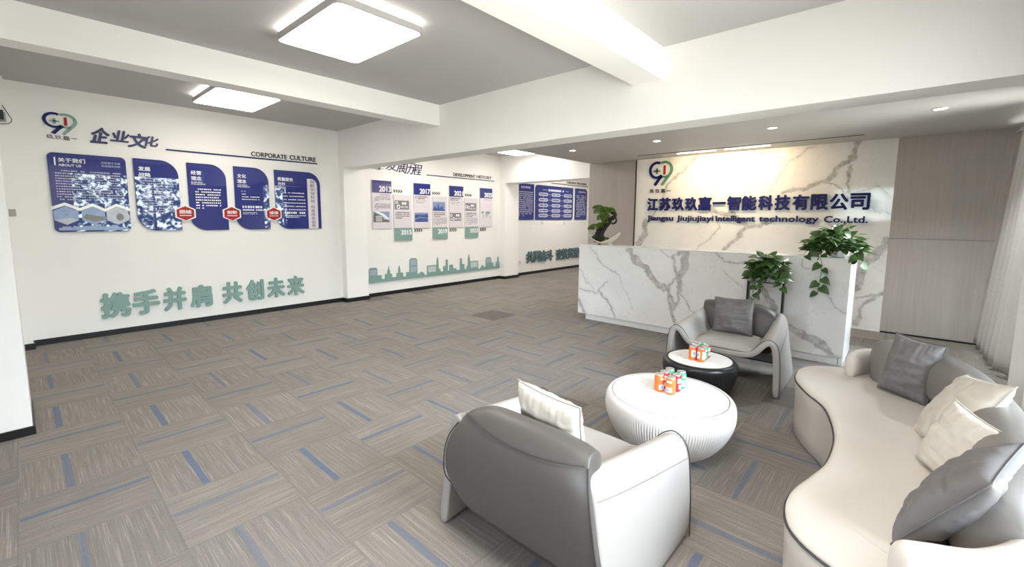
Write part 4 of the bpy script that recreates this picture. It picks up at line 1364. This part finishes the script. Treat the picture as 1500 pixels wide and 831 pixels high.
# ------------------------------------------------------------------ round tables
def ribbed_bowl(c, prof, n_ribs, amp, zr):
    """bowl with upright pleats between heights zr"""
    n = n_ribs * 6
    vs, fs = [], []
    for r, z in prof:
        k_ = min(1, max(0, (z - zr[0]) / .04)) * min(1, max(0, (zr[1] - z) / .05))
        for k in range(n):
            q = 2 * math.pi * k / n
            rr = r + amp * k_ * (abs(math.sin(q * n_ribs / 2)) ** .55 - .75)
            vs.append((c[0] + rr * math.cos(q), c[1] + rr * math.sin(q), z))
    for i in range(len(prof) - 1):
        for k in range(n):
            l = (k + 1) % n
            fs.append((i * n + k, i * n + l, (i + 1) * n + l, (i + 1) * n + k))
    fs.append(tuple(range(n - 1, -1, -1)))
    return vs, fs
def round_table(name, label, c, prof, rt, zt, ribs, amp, zr, body, top, ring):
    t = thing(name, label, 'coffee table', (c[0], c[1], 0), 'round coffee tables')
    P = [tuple(p) for p in catmull(prof, 5, closed=False)]
    vs, fs = ribbed_bowl(c, P, ribs, amp, zr)
    MB().add(vs, fs, 0, True).build('pleated_bowl', body, t, smooth=True)
    MB().lathe([(.0005, zt - .012), (rt - .006, zt - .012), (rt - .004, zt - .010), (rt - .004, zt - .002), (rt - .010, zt), (.0005, zt)], (c[0], c[1], 0), 72).build('table_top', top, t, smooth=False)
    g = MB()
    g.tube([(c[0] + (rt + .001) * math.cos(a), c[1] + (rt + .001) * math.sin(a), zt - .0005) for a in np.linspace(0, 2 * math.pi, 80, endpoint=False)], .0022, 5, closed=True)
    g.build('rim_line', ring, t)
    return t
TW = (2.719, 1.050)
ZW = 0.360
round_table('coffee_table', 'large round white pleated bowl coffee table between the foreground armchair and the sofa', TW,
            [(.205, 0.0), (.272, .040), (.335, .110), (.380, .195), (.398, .270), (.396, .325), (.382, .352), (.366, .360), (.355, .354)], .357, ZW, 150, .012, (.02, .30), M['table_white'], M['table_top'], M['thread'])
TB = (3.713, 1.187)
ZB = 0.320
round_table('coffee_table', 'small round black coffee table with white top before the far armchair', TB,
            [(.20, 0.0), (.225, .03), (.255, .10), (.278, .18), (.292, .25), (.291, .295), (.276, .316), (.260, .321), (.250, .315)], .252, ZB, 100, .0035, (.01, .28), M['table_black'], M['table_top'], M['table_black'])

# ------------------------------------------------------------------ drink cans
def make_can(name, label, paint, loc, rz, style, group):
    t = thing(name, label, 'can', (0, 0, 0), group)
    r = .0315
    MB().lathe([(.024, 0), (.0262, .003), (.0312, .011), (r, .015), (r, .098), (.0300, .104), (.0268, .109)], (0, 0, 0), 28, cap0=True).build('body', M[paint], t)
    MB().lathe([(.0270, .1085), (.0278, .112), (.0270, .1145), (.0245, .1140), (.0235, .110), (.0005, .1095)], (0, 0, 0), 28).build('lid', M['alu'], t)
    MB().prism(arc(.006, 0, .011, .007, 0, 345, 12), FZ, .1105, .1118).build('pull_tab', M['alu'], t)
    def patch(a0, a1, z0, z1, mat, nm, dr=.0004):
        vs, fs = [], []
        n = 8
        for zz in (z0, z1):
            for k in range(n + 1):
                a = math.radians(a0 + (a1 - a0) * k / n)
                vs.append(((r + dr) * math.cos(a), (r + dr) * math.sin(a), zz))
        for k in range(n):
            fs.append((k, k + 1, n + 2 + k, n + 1 + k))
        MB().add(vs, fs, 0, True).build(nm, mat, t)
    if style == 0:
        patch(-60, 25, .018, .050, M['can_patch'], 'white_label')
        patch(-50, -10, .022, .044, M['can_code'], 'blue_code', .0008)
        patch(-40, 20, .080, .094, M['can_patch'], 'white_flash')
    elif style == 1:
        patch(-40, 30, .030, .086, M['can_patch'], 'white_label')
        patch(-20, 12, .046, .072, M['can_code'], 'blue_mark', .0008)
        patch(60, 130, .024, .088, M['can_patch'], 'white_stripe')
    elif style == 2:
        patch(-35, 10, .060, .092, M['can_patch'], 'white_flash')
        patch(-20, 20, .022, .050, M['can_patch'], 'white_label')
    else:
        patch(-60, -5, .018, .060, M['can_patch'], 'white_label')
        patch(-40, 0, .074, .094, M['can_patch'], 'white_flash')
    t.location = loc
    t.rotation_euler = (0, 0, math.radians(rz))
    return t
vd = math.degrees(math.atan2(-1.05, -2.75))
gw, gb_ = 'drink cans on the white table', 'drink cans on the black table'
for nm, lab, paint, x, y, rz, st in (
    ('can', 'orange can with pale side label at the front left of the white table group', 'can_orange', 2.716, 1.114, 60, 0),
    ('can', 'orange can nearest the viewer on the white table, with white and blue print', 'can_orange', 2.712, 1.036, -10, 0),
    ('can', 'red can in the middle row on the white table, behind the left orange can', 'can_red', 2.788, 1.108, 20, 2),
    ('can', 'red can in the middle row on the white table, behind the nearest can', 'can_red', 2.786, 1.030, 50, 2),
    ('can', 'green topped can at the back left of the cans on the white table', 'can_green', 2.862, 1.104, 10, 3),
    ('can', 'green topped can at the back right of the cans on the white table', 'can_green', 2.860, 1.026, 60, 3)):
    make_can(nm, lab, paint, (x, y, ZW + .0005), vd + rz, st, gw)
for nm, lab, paint, x, y, rz, st in (
    ('can', 'orange can with white round mark on the black table, front left of its group', 'can_orange', 3.640, 1.222, 20, 1),
    ('can', 'orange and white can on the black table, front right of its group', 'can_orange', 3.632, 1.150, -50, 1),
    ('can', 'red can on the black table behind the front left orange can', 'can_red', 3.708, 1.226, 10, 2),
    ('can', 'green and white can on the black table behind the front right orange can', 'can_green', 3.704, 1.152, 40, 3),
    ('can', 'green can at the back left of the cans on the black table', 'can_green', 3.776, 1.228, 10, 3),
    ('can', 'red can at the back right of the cans on the black table', 'can_red', 3.774, 1.156, 50, 2)):
    make_can(nm, lab, paint, (x, y, ZB + .0005), vd + rz, st, gb_)

# ------------------------------------------------------------------ sofa
sofa = thing('curved_sofa', 'long beige kidney shaped sofa with taupe back along the right side', 'sofa', (2.8, -0.05, 0))
SEAT = [(3.620, .490), (3.720, .485), (3.830, .430), (3.915, .320), (3.945, .18), (3.935, .02), (3.86, -.16), (3.66, -.32), (3.35, -.44), (2.95, -.50), (2.50, -.51), (2.12, -.47), (1.84, -.39),
        (1.66, -.27), (1.585, -.12), (1.60, .00), (1.640, .095), (1.695, .175), (1.775, .230), (1.890, .256), (2.010, .250), (2.170, .212), (2.350, .176), (2.640, .174), (2.910, .218), (3.100, .277), (3.235, .362), (3.395, .440), (3.500, .475)]
SC = catmull(SEAT, 6)
def inset(P, d):
    n = len(P)
    out = []
    for i in range(n):
        t = P[(i + 1) % n] - P[i - 1]
        t = t / (np.hypot(*t) + 1e-9)
        out.append(P[i] + d * np.array((t[1], -t[0])))
    return out
# outline runs clockwise seen from above? find the inward side from the area sign
_A = sum(SC[i][0] * SC[(i + 1) % len(SC)][1] - SC[(i + 1) % len(SC)][0] * SC[i][1] for i in range(len(SC)))
SG = -1.0 if _A > 0 else 1.0
def ring_mesh(rings, cap_top=True, cap_bottom=False):
    """rings: list of (inset, z)"""
    vs, fs = [], []
    n = len(SC)
    for d, z in rings:
        for p in inset(SC, SG * d):
            vs.append((p[0], p[1], z))
    for i in range(len(rings) - 1):
        for k in range(n):
            l = (k + 1) % n
            fs.append((i * n + k, i * n + l, (i + 1) * n + l, (i + 1) * n + k))
    if cap_bottom:
        fs.append(tuple(range(n)))
    if cap_top:
        fs.append(tuple((len(rings) - 1) * n + k for k in range(n)))
    return vs, fs
vs, fs = ring_mesh([(.030, .0), (.012, .02), (.010, .10), (.004, .30), (.000, .372), (.004, .378)], True, True)
MB().add(vs, fs, 0, True).build('base', M['leather'], sofa)
vs, fs = ring_mesh([(.006, .379), (.001, .386), (.004, .398), (.016, .408), (.04, .413), (.10, .417), (.16, .420)], True, True)
MB().add(vs, fs, 0, True).build('seat_cushion', M['leather_seat'], sofa)
MB().tube([(p[0], p[1],   .381) for p in inset(SC, SG * -.002)], .0042, 6, closed=True).build('seat_piping', M['piping'], sofa)

def swept(path, sect_fn, n_end=1):
    """sweep a section (offset, height) list along a plan path; sect_fn(t) gives the section"""
    P = catmull(path, 8, closed=False)
    N = len(P)
    vs, fs = [], []
    K = None
    for i, p in enumerate(P):
        t = P[min(i + 1, N - 1)] - P[max(i - 1, 0)]
        t = t / (np.hypot(*t) + 1e-9)
        nrm = np.array((-t[1], t[0]))
        sec = sect_fn(i / (N - 1))
        K = len(sec)
        for o, z in sec:
            vs.append((p[0] + nrm[0] * o, p[1] + nrm[1] * o, z))
    for i in range(N - 1):
        for k in range(K):
            l = (k + 1) % K
            fs.append((i * K + k, i * K + l, (i + 1) * K + l, (i + 1) * K + k))
    fs.append(tuple(range(K)))
    fs.append(tuple((N - 1) * K + k for k in range(K - 1, -1, -1)))
    return vs, fs
def round_ends(base, e0=.10, e1=.10, cz=.5, drop=.10):
    def fn(t):
        k = 1.0
        if t < e0:
            k = math.sqrt(max(0.0, 1 - (1 - t / e0) ** 2))
        if t > 1 - e1:
            k = math.sqrt(max(0.0, 1 - (1 - (1 - t) / e1) ** 2))
        k = max(k, .10)
        c = sum(o for o, z in base) / len(base)
        zb = min(z for o, z in base)
        H_ = max(z for o, z in base) - zb
        return [(c + (o - c) * (.25 + .75 * k), zb + (z - zb) * (1 - (drop / H_) * (1 - k) ** 1.2 - .0)) for o, z in base]
    return fn
def oval(w, z0, z1, r, n=6, lean=0.0):
    """upright section with a fully rounded top"""
    P = [(-w / 2, z0)]
    for k in range(n + 1):
        a = math.pi - math.pi * k / n
        P.append((math.cos(a) * w / 2 + lean, z1 - r + math.sin(a) * r))
    P.append((w / 2, z0))
    return P
# outer shell: low beige wall that wraps the back and ends in the two arms
SHELL = [(3.700, .195), (3.870, .13), (3.905, .00), (3.83, -.165), (3.64, -.305), (3.34, -.415), (2.95, -.470), (2.50, -.475), (2.13, -.435), (1.86, -.355), (1.69, -.245), (1.615, -.125), (1.575, -.055)]
vs, fs = swept(SHELL, round_ends(oval(.105, .402, .590, .06), .07, .05, drop=.07))
MB().add(vs, fs, 0, True).build('arm_shell', M['leather_seat'], sofa, subsurf=1, smooth=True)
BACK = [(3.690, .060), (3.735, -.03), (3.66, -.155), (3.50, -.255), (3.25, -.325), (2.95, -.360), (2.52, -.378), (2.22, -.360), (2.00, -.310), (1.855, -.245)]
vs, fs = swept(BACK, round_ends(oval(.235, .405, .712, .130, 8), .09, .09, drop=.13))
MB().add(vs, fs, 0, True).build('backrest', M['sofa_grey'], sofa, subsurf=1, smooth=True)

# ------------------------------------------------------------------ cushions
def cushion(label, w, h, th, mat, seed, loc, yaw, lean, roll=0.0, group=None, wr=1.0, sag=0.0):
    """square scatter cushion: stands on its lower edge, faces local +y, leans back by lean"""
    t = thing('cushion', label, 'cushion', (0, 0, 0), group)
    N = 36
    rs = np.random.RandomState(seed)
    ox, oy = rs.rand(2) * 30
    vs, fs = [], []
    def surf(side):
        for i in range(N + 1):
            for j in range(N + 1):
                a, b = i / N * 2 - 1, j / N * 2 - 1
                pa = a * (1 - .075 * (1 - b * b) * abs(a) ** 2)
                pb = b * (1 - .075 * (1 - a * a) * abs(b) ** 2)
                e = ((1 - a * a) * (1 - b * b))
                tk = th * .5 * e ** 0.42
                if e > 0:
                    A, B = np.array([a * 2.2 + ox + side * 5]), np.array([b * 2.2 + oy])
                    f1 = float(fbm(A, B)[0])
                    rr = max(abs(a), abs(b))
                    ang = a * 7 if abs(b) > abs(a) else b * 7
                    f2 = float(fbm(np.array([ang * 1.6 + ox]), np.array([rr * 1.2 + side * 3]))[0])
                    f3 = float(fbm(np.array([a * 1.2 + oy]), np.array([b * 6.5 + ox + side]))[0])
                    tk += th * wr * e ** .5 * (.20 * f1 + .34 * f2 * rr ** 2 + .12 * f3)
                lz = h / 2 + pb * h / 2 - sag * (1 - a * a) * max(b, 0) * h
                vs.append((pa * w / 2, side * tk, lz))
    surf(1)
    surf(-1)
    M1 = (N + 1) ** 2
    idx = lambda s, i, j: s * M1 + i * (N + 1) + j
    for s in (0, 1):
        for i in range(N):
            for j in range(N):
                fs.append((idx(s, i, j), idx(s, i + 1, j), idx(s, i + 1, j + 1), idx(s, i, j + 1)))
    mb = MB().add(vs, fs, 0, True)
    o = mb.build('cover', mat, t, smooth=True)
    bm = bmesh.new()
    bm.from_mesh(o.data)
    bmesh.ops.remove_doubles(bm, verts=bm.verts[:], dist=1e-5)
    bmesh.ops.recalc_face_normals(bm, faces=bm.faces[:])
    bm.to_mesh(o.data)
    bm.free()
    q = o.modifiers.new('subdivision', 'SUBSURF')
    q.levels = q.render_levels = 1
    edge = [vs[idx(0, i, 0)] for i in range(0, N, 2)] + [vs[idx(0, N, j)] for j in range(0, N, 2)] + [vs[idx(0, i, N)] for i in range(N, 0, -2)] + [vs[idx(0, 0, j)] for j in range(N, 0, -2)]
    MB().tube(edge, .0028, 5, closed=True).build('edge_seam', mat, t)
    t.location = loc
    t.rotation_euler = (lean, roll, yaw)
    t.rotation_mode = 'XYZ'
    return t
R_ = math.radians
G1, G2 = 'cream scatter cushions', 'grey scatter cushions'
cushion('cream satin cushion leaning on the back of the foreground armchair', .35, .375, .15, M['pillow_cream'], 3, (1.515, 1.075, .392), R_(-90 - 4), R_(14), R_(3), G1)
cushion('grey pleated cushion standing in the armchair before the desk', .36, .35, .14, M['pillow_grey'], 9, (4.44, 1.140, .390), R_(90), R_(13), R_(2), G2)
cushion('dark grey cushion at the far end of the curved sofa', .26, .37, .15, M['pillow_grey'], 21, (3.455, -.070, .425), R_(60), R_(13), R_(-4), G2)
cushion('large cream cushion leaning in the middle of the sofa back', .44, .40, .14, M['pillow_cream'], 33, (2.79, -.175, .422), R_(14), R_(30), R_(11), G1)
cushion('smaller cream cushion between the large cream one and the near grey one on the sofa', .31, .31, .12, M['pillow_cream'], 47, (2.455, -.190, .422), R_(26), R_(20), R_(-4), G1)
cushion('grey cushion lying against the near end of the sofa back', .45, .38, .15, M['pillow_grey'], 58, (2.05, -.115, .422), R_(-16), R_(32), 0, G2)

# ------------------------------------------------------------------ plants
def leaf_mesh(mb, base, d, up, L, W, rr, mi=0):
    d = Vector(d).normalized()
    up = Vector(up)
    s = d.cross(up)
    if s.length < 1e-4:
        s = Vector((1, 0, 0))
    s.normalize()
    n = s.cross(d).normalized()
    b = Vector(base)
    prof = [(0.0, 0.0), (.06, .36), (.22, .50), (.45, .44), (.70, .27), (.88, .11), (1.0, 0.0)]
    droop = rr.uniform(.10, .30)
    cup = rr.uniform(.10, .25)
    mid, lf, rt = [], [], []
    for x, w in prof:
        c = b + d * (x * L - (.10 * L if x < .05 else 0) * 0) - n * (droop * L * x * x)
        mid.append(c)
        lf.append(c + s * (w * W) + n * (cup * w * W) - d * (.10 * L if .03 < x < .1 else 0))
        rt.append(c - s * (w * W) + n * (cup * w * W) - d * (.10 * L if .03 < x < .1 else 0))
    vs = mid + lf[1:-1] + rt[1:-1]
    k = len(prof)
    fs = []
    l0, r0 = k, k + k - 2
    fs += [(0, 1, l0), (0, r0, 1)]
    for i in range(k - 3):
        fs += [(i + 1, i + 2, l0 + i + 1, l0 + i), (i + 1, r0 + i, r0 + i + 1, i + 2)]
    fs += [(k - 2, k - 1, l0 + k - 3), (k - 2, r0 + k - 3, k - 1)]
    mb.add(vs, fs, mi, True)
def pothos(t, c, rx, ry, z0, z1, n, trails, seed, lsz):
    """trailing plant: leaves on arching stems over an ellipsoid crown, plus hanging runners"""
    rr = random.Random(seed)
    lv, stm = MB(), MB()
    for i in range(n):
        a = rr.uniform(0, 2 * math.pi)
        q = math.sqrt(rr.random())
        x, y = c[0] + rx * q * math.cos(a), c[1] + ry * q * math.sin(a)
        hmax = z0 + (z1 - z0) * math.sqrt(max(0, 1 - q * q * .8))
        z = rr.uniform(lerp(z0, hmax, .15), hmax)
        out = Vector((math.cos(a) * (q + .15), math.sin(a) * (q + .15), rr.uniform(-.45, .55)))
        st0 = Vector((c[0] + .35 * rx * rr.uniform(-1, 1), c[1] + .35 * ry * rr.uniform(-1, 1), z0))
        p = Vector((x, y, z))
        if i % 3 == 0:
            m_ = (st0 + p) / 2 + Vector((0, 0, .05))
            stm.tube([st0, m_, p], .0022, 5)
        L = lsz * rr.uniform(.7, 1.2)
        up = Vector((rr.uniform(-.4, .4) - .35, rr.uniform(-.4, .4), 1.0))
        leaf_mesh(lv, p, out, up, L, L * .82, rr)
    for path, k in trails:
        P = [Vector(tuple(p)) for p in catmull(path, 6, closed=False)]
        stm.tube(P, .0024, 5)
        for i in range(k):
            f = (i + .6) / k
            p = P[min(len(P) - 1, int(f * (len(P) - 1)))]
            a = rr.uniform(-1.2, 1.2) + (math.pi if rr.random() < .8 else 0)
            out = Vector((math.cos(a) * .7, math.sin(a + 1.57 * (1 if i % 2 else -1)) * .9, -.65))
            e = p + out * .02
            L = lsz * rr.uniform(.75, 1.15)
            leaf_mesh(lv, e, out, Vector((-1, rr.uniform(-.3, .3), .6)), L, L * .8, rr)
    lv.build('foliage', M['leaf'], t, recalc=False)
    stm.build('stems', M['stem'], t)

st = thing('plant_stand', 'slim black metal plant stand before the desk, behind the far armchair', 'plant stand', (5.20, 1.03, 0))
for y in (1.197, .868):
    MB().box(5.17, 5.23, y - .010, y + .010, 0.012, .835).build('leg', M['metal_black'], st)
MB().box(5.06, 5.34, .83, 1.235, 0, .0119).build('base_plate', M['metal_black'], st, bevel=.002)
MB().box(5.10, 5.30, .878, 1.187, .823, .835).build('shelf', M['metal_black'], st)
pl = thing('potted_plant', 'leafy green trailing plant in a white square planter on the black stand', 'plant', (5.20, 1.03, .836))
po = MB()
po.box(5.09, 5.31, .862, 1.198, .836, .850).box(5.09, 5.102, .862, 1.198, .850, 1.075).box(5.298, 5.31, .862, 1.198, .850, 1.075).box(5.102, 5.298, .862, .874, .850, 1.075).box(5.102, 5.298, 1.186, 1.198, .850, 1.075)
po.build('planter', M['pot_white'], pl)
MB().box(5.102, 5.298, .874, 1.186, .851, 1.04).build('soil', M['soil'], pl)
pothos(pl, (5.14, 1.025, 0), .17, .17, .84, 1.150, 300, [([(5.08, 1.13, 1.06), (5.02, 1.14, .95), (5.03, 1.12, .78), (5.05, 1.10, .64)], 7), ([(5.08, .98, 1.06), (5.01, 1.0, .93), (5.03, 1.03, .74)], 6), ([(5.09, .90, 1.06), (5.03, .86, .95), (5.04, .88, .80)], 6),
                                                    ([(5.10, .85, 1.05), (5.05, .81, .98), (5.05, .80, .90)], 4), ([(5.07, 1.07, 1.05), (5.0, 1.08, .92), (5.02, 1.07, .80)], 5)], 4, .078)
p2_ = thing('potted_plant', 'large green trailing plant standing on the right end of the marble desk', 'plant', (5.60, .47, 1.099))
MB().lathe([(.055, 1.099), (.075, 1.105), (.095, 1.16), (.100, 1.20), (.094, 1.20), (.088, 1.165), (.0005, 1.165)], (5.585, .47, 0), 32, cap0=True).build('pot', M['pot_white'], p2_)
pothos(p2_, (5.56, .50, 0), .19, .235, 1.13, 1.420, 230, [([(5.52, .57, 1.2), (5.42, .60, 1.13), (5.39, .585, 1.0), (5.385, .59, .86), (5.385, .60, .745)], 11), ([(5.52, .60, 1.22), (5.44, .72, 1.16), (5.42, .75, 1.11)], 4), ([(5.50, .35, 1.2), (5.42, .30, 1.14), (5.40, .29, 1.06)], 5)], 8, .095)

bo = thing('bonsai', 'small green bonsai with dark leaning trunk in a pale boat shaped pot on the desk', 'bonsai', (5.58, 3.20, 1.099))
# boat pot: crescent trough
us = np.linspace(-1, 1, 21)
vs, fs = [], []
sec = 10
for u in us:
    y = 3.205 - u * .262
    zr = 1.140 + .135 * abs(u) ** 1.7 + (.01 if u > 0 else .0)
    zb = 1.107 + .150 * abs(u) ** 2.2
    wd = max(.004, .075 * math.sqrt(max(0, 1 - abs(u) ** 2.5)))
    for k in range(sec):
        a = math.pi + math.pi * k / (sec - 1)
        vs.append((5.58 + wd * math.cos(a), y, zr + (zr - zb) * math.sin(a)))
    for k in range(sec):
        a = 2 * math.pi - math.pi * k / (sec - 1)
        vs.append((5.58 + (wd * .82) * math.cos(a), y, zr + (zr - zb) * .72 * math.sin(a)))
K = 2 * sec
for i in range(len(us) - 1):
    for k in range(K):
        l = (k + 1) % K
        fs.append((i * K + k, i * K + l, (i + 1) * K + l, (i + 1) * K + k))
fs.append(tuple(range(K)))
fs.append(tuple((len(us) - 1) * K + k for k in range(K - 1, -1, -1)))
MB().add(vs, fs, 0, True).build('boat_pot', M['pot_stone'], bo)
for y, mt, w in ((3.265, 'metal_black', .028), (3.175, 'pot_stone', .022), (3.095, 'pot_stone', .022)):
    MB().lathe([(.026, 1.0985), (.028, 1.105), (.020, 1.122)], (5.58, y, 0), 12, cap0=True, cap1=True).build('foot', M[mt], bo)
tk = [(5.58, 3.300, 1.13), (5.58, 3.290, 1.24), (5.585, 3.265, 1.33), (5.58, 3.20, 1.40), (5.575, 3.12, 1.45), (5.58, 3.045, 1.50), (5.58, 3.035, 1.545), (5.58, 3.09, 1.555)]
TK = [tuple(p) for p in catmull(tk, 6, closed=False)]
MB().tube(TK, [lerp(.052, .018, (i / len(TK)) ** 1.1) * (1 + .18 * math.sin(i * 2.1)) for i in range(len(TK))], 9).build('trunk', M['bark'], bo)
MB().tube([tuple(p) for p in catmull([(5.58, 3.235, 1.14), (5.56, 3.225, 1.25), (5.57, 3.16, 1.36), (5.58, 3.09, 1.43)], 5, closed=False)], [.038 - .0012 * i for i in range(16)], 8).build('trunk', M['bark'], bo)
MB().tube([tuple(p) for p in catmull([(5.58, 3.05, 1.50), (5.57, 3.01, 1.47), (5.57, 3.015, 1.42), (5.575, 3.07, 1.40)], 5, closed=False)], .013, 7).build('branch', M['bark'], bo)
rr = random.Random(5)
def needle_pad(c, rx, ry, rz, n, mat):
    mb = MB()
    for i in range(n):
        a, b = rr.uniform(0, 2 * math.pi), rr.uniform(-.5, 1.0)
        q = math.sqrt(max(0, 1 - b * b)) * rr.uniform(.75, 1)
        p = Vector((c[0] + rx * q * math.cos(a), c[1] + ry * q * math.sin(a), c[2] + rz * b))
        for k in range(6):
            d = Vector((math.cos(a) * q + rr.uniform(-.8, .8), math.sin(a) * q + rr.uniform(-.8, .8), b * .6 + rr.uniform(0, 1.1))).normalized() * rr.uniform(.012, .022)
            s_ = d.cross(Vector((rr.random(), rr.random(), rr.random()))).normalized() * .0032
            mb.add([p - s_, p + s_, p + d], [(0, 1, 2)], 0, False)
    o = mb.build('foliage_pad', mat, bo, recalc=False)
for c, r in (((5.57, 3.30, 1.625), (.05, .075, .022)), ((5.57, 3.18, 1.590), (.05, .080, .028)), ((5.57, 3.10, 1.575), (.05, .060, .030)), ((5.56, 3.26, 1.565), (.05, .095, .028)), ((5.555, 3.19, 1.505), (.05, .075, .030)), ((5.55, 3.235, 1.475), (.05, .055, .035)),
             ((5.55, 3.165, 1.44), (.04, .045, .035)), ((5.56, 3.33, 1.345), (.05, .085, .028)), ((5.56, 3.25, 1.365), (.045, .050, .028)), ((5.56, 3.40, 1.325), (.04, .040, .020))):
    needle_pad(c, r[0], r[1] * 1.1, r[2] * 1.45, 260, M['needle'])
needle_pad((5.57, 3.28, 1.195), .06, .10, .045, 220, M['moss'])
needle_pad((5.57, 3.16, 1.165), .05, .05, .035, 110, M['moss'])

# ------------------------------------------------------------------ curtain, grille
cu = thing('curtain', 'grey beige linen curtain hanging in folds at the window right of the veneer panel', 'curtain', (6.7, -.80, 0.05))
NX, NZ = 150, 24
vs, fs = [], []
for j in range(NZ + 1):
    f = j / NZ
    z = 2.44 - 2.37 * f
    for i in range(NX + 1):
        g = i / NX
        x = 7.26 - g * 1.32
        fl = (.25 + .75 * f)
        amp = lerp(.022, .052, f)
        y = -.872 + .115 * f ** 1.1 * (1 - .35 * g) + amp * math.sin(g * 2 * math.pi * 6.0 + .6 * math.sin(g * 11)) + .006 * math.sin(g * 31 + f * 3)
        vs.append((x + .02 * fl * math.sin(g * 30), y, z + (.012 * math.sin(g * 50) if j == NZ else 0)))
for j in range(NZ):
    for i in range(NX):
        a = j * (NX + 1) + i
        fs.append((a, a + 1, a + NX + 2, a + NX + 1))
o = MB().add(vs, fs, 0, True).build('fabric', M['curtain'], cu, smooth=True)
sm = o.modifiers.new('thickness', 'SOLIDIFY')
sm.thickness = .003
MB().tube([(7.40, -.86, 2.455), (5.0, -.86, 2.455)], .012, 10).build('rod', M['device_white'], cu)
gr = thing('floor_grille', 'black slatted grille low behind the sofa at the right edge', 'grille', (3.4, -.78, 0))
MB().box(3.20, 3.60, -.88, -.70, 0, .62).build('case', M['metal_black'], gr, bevel=.004)
for k in range(7):
    MB().box(3.205, 3.595, -.6995, -.692, .07 + k * .08, .082 + k * .08).build('slat', M['device_white'], gr)
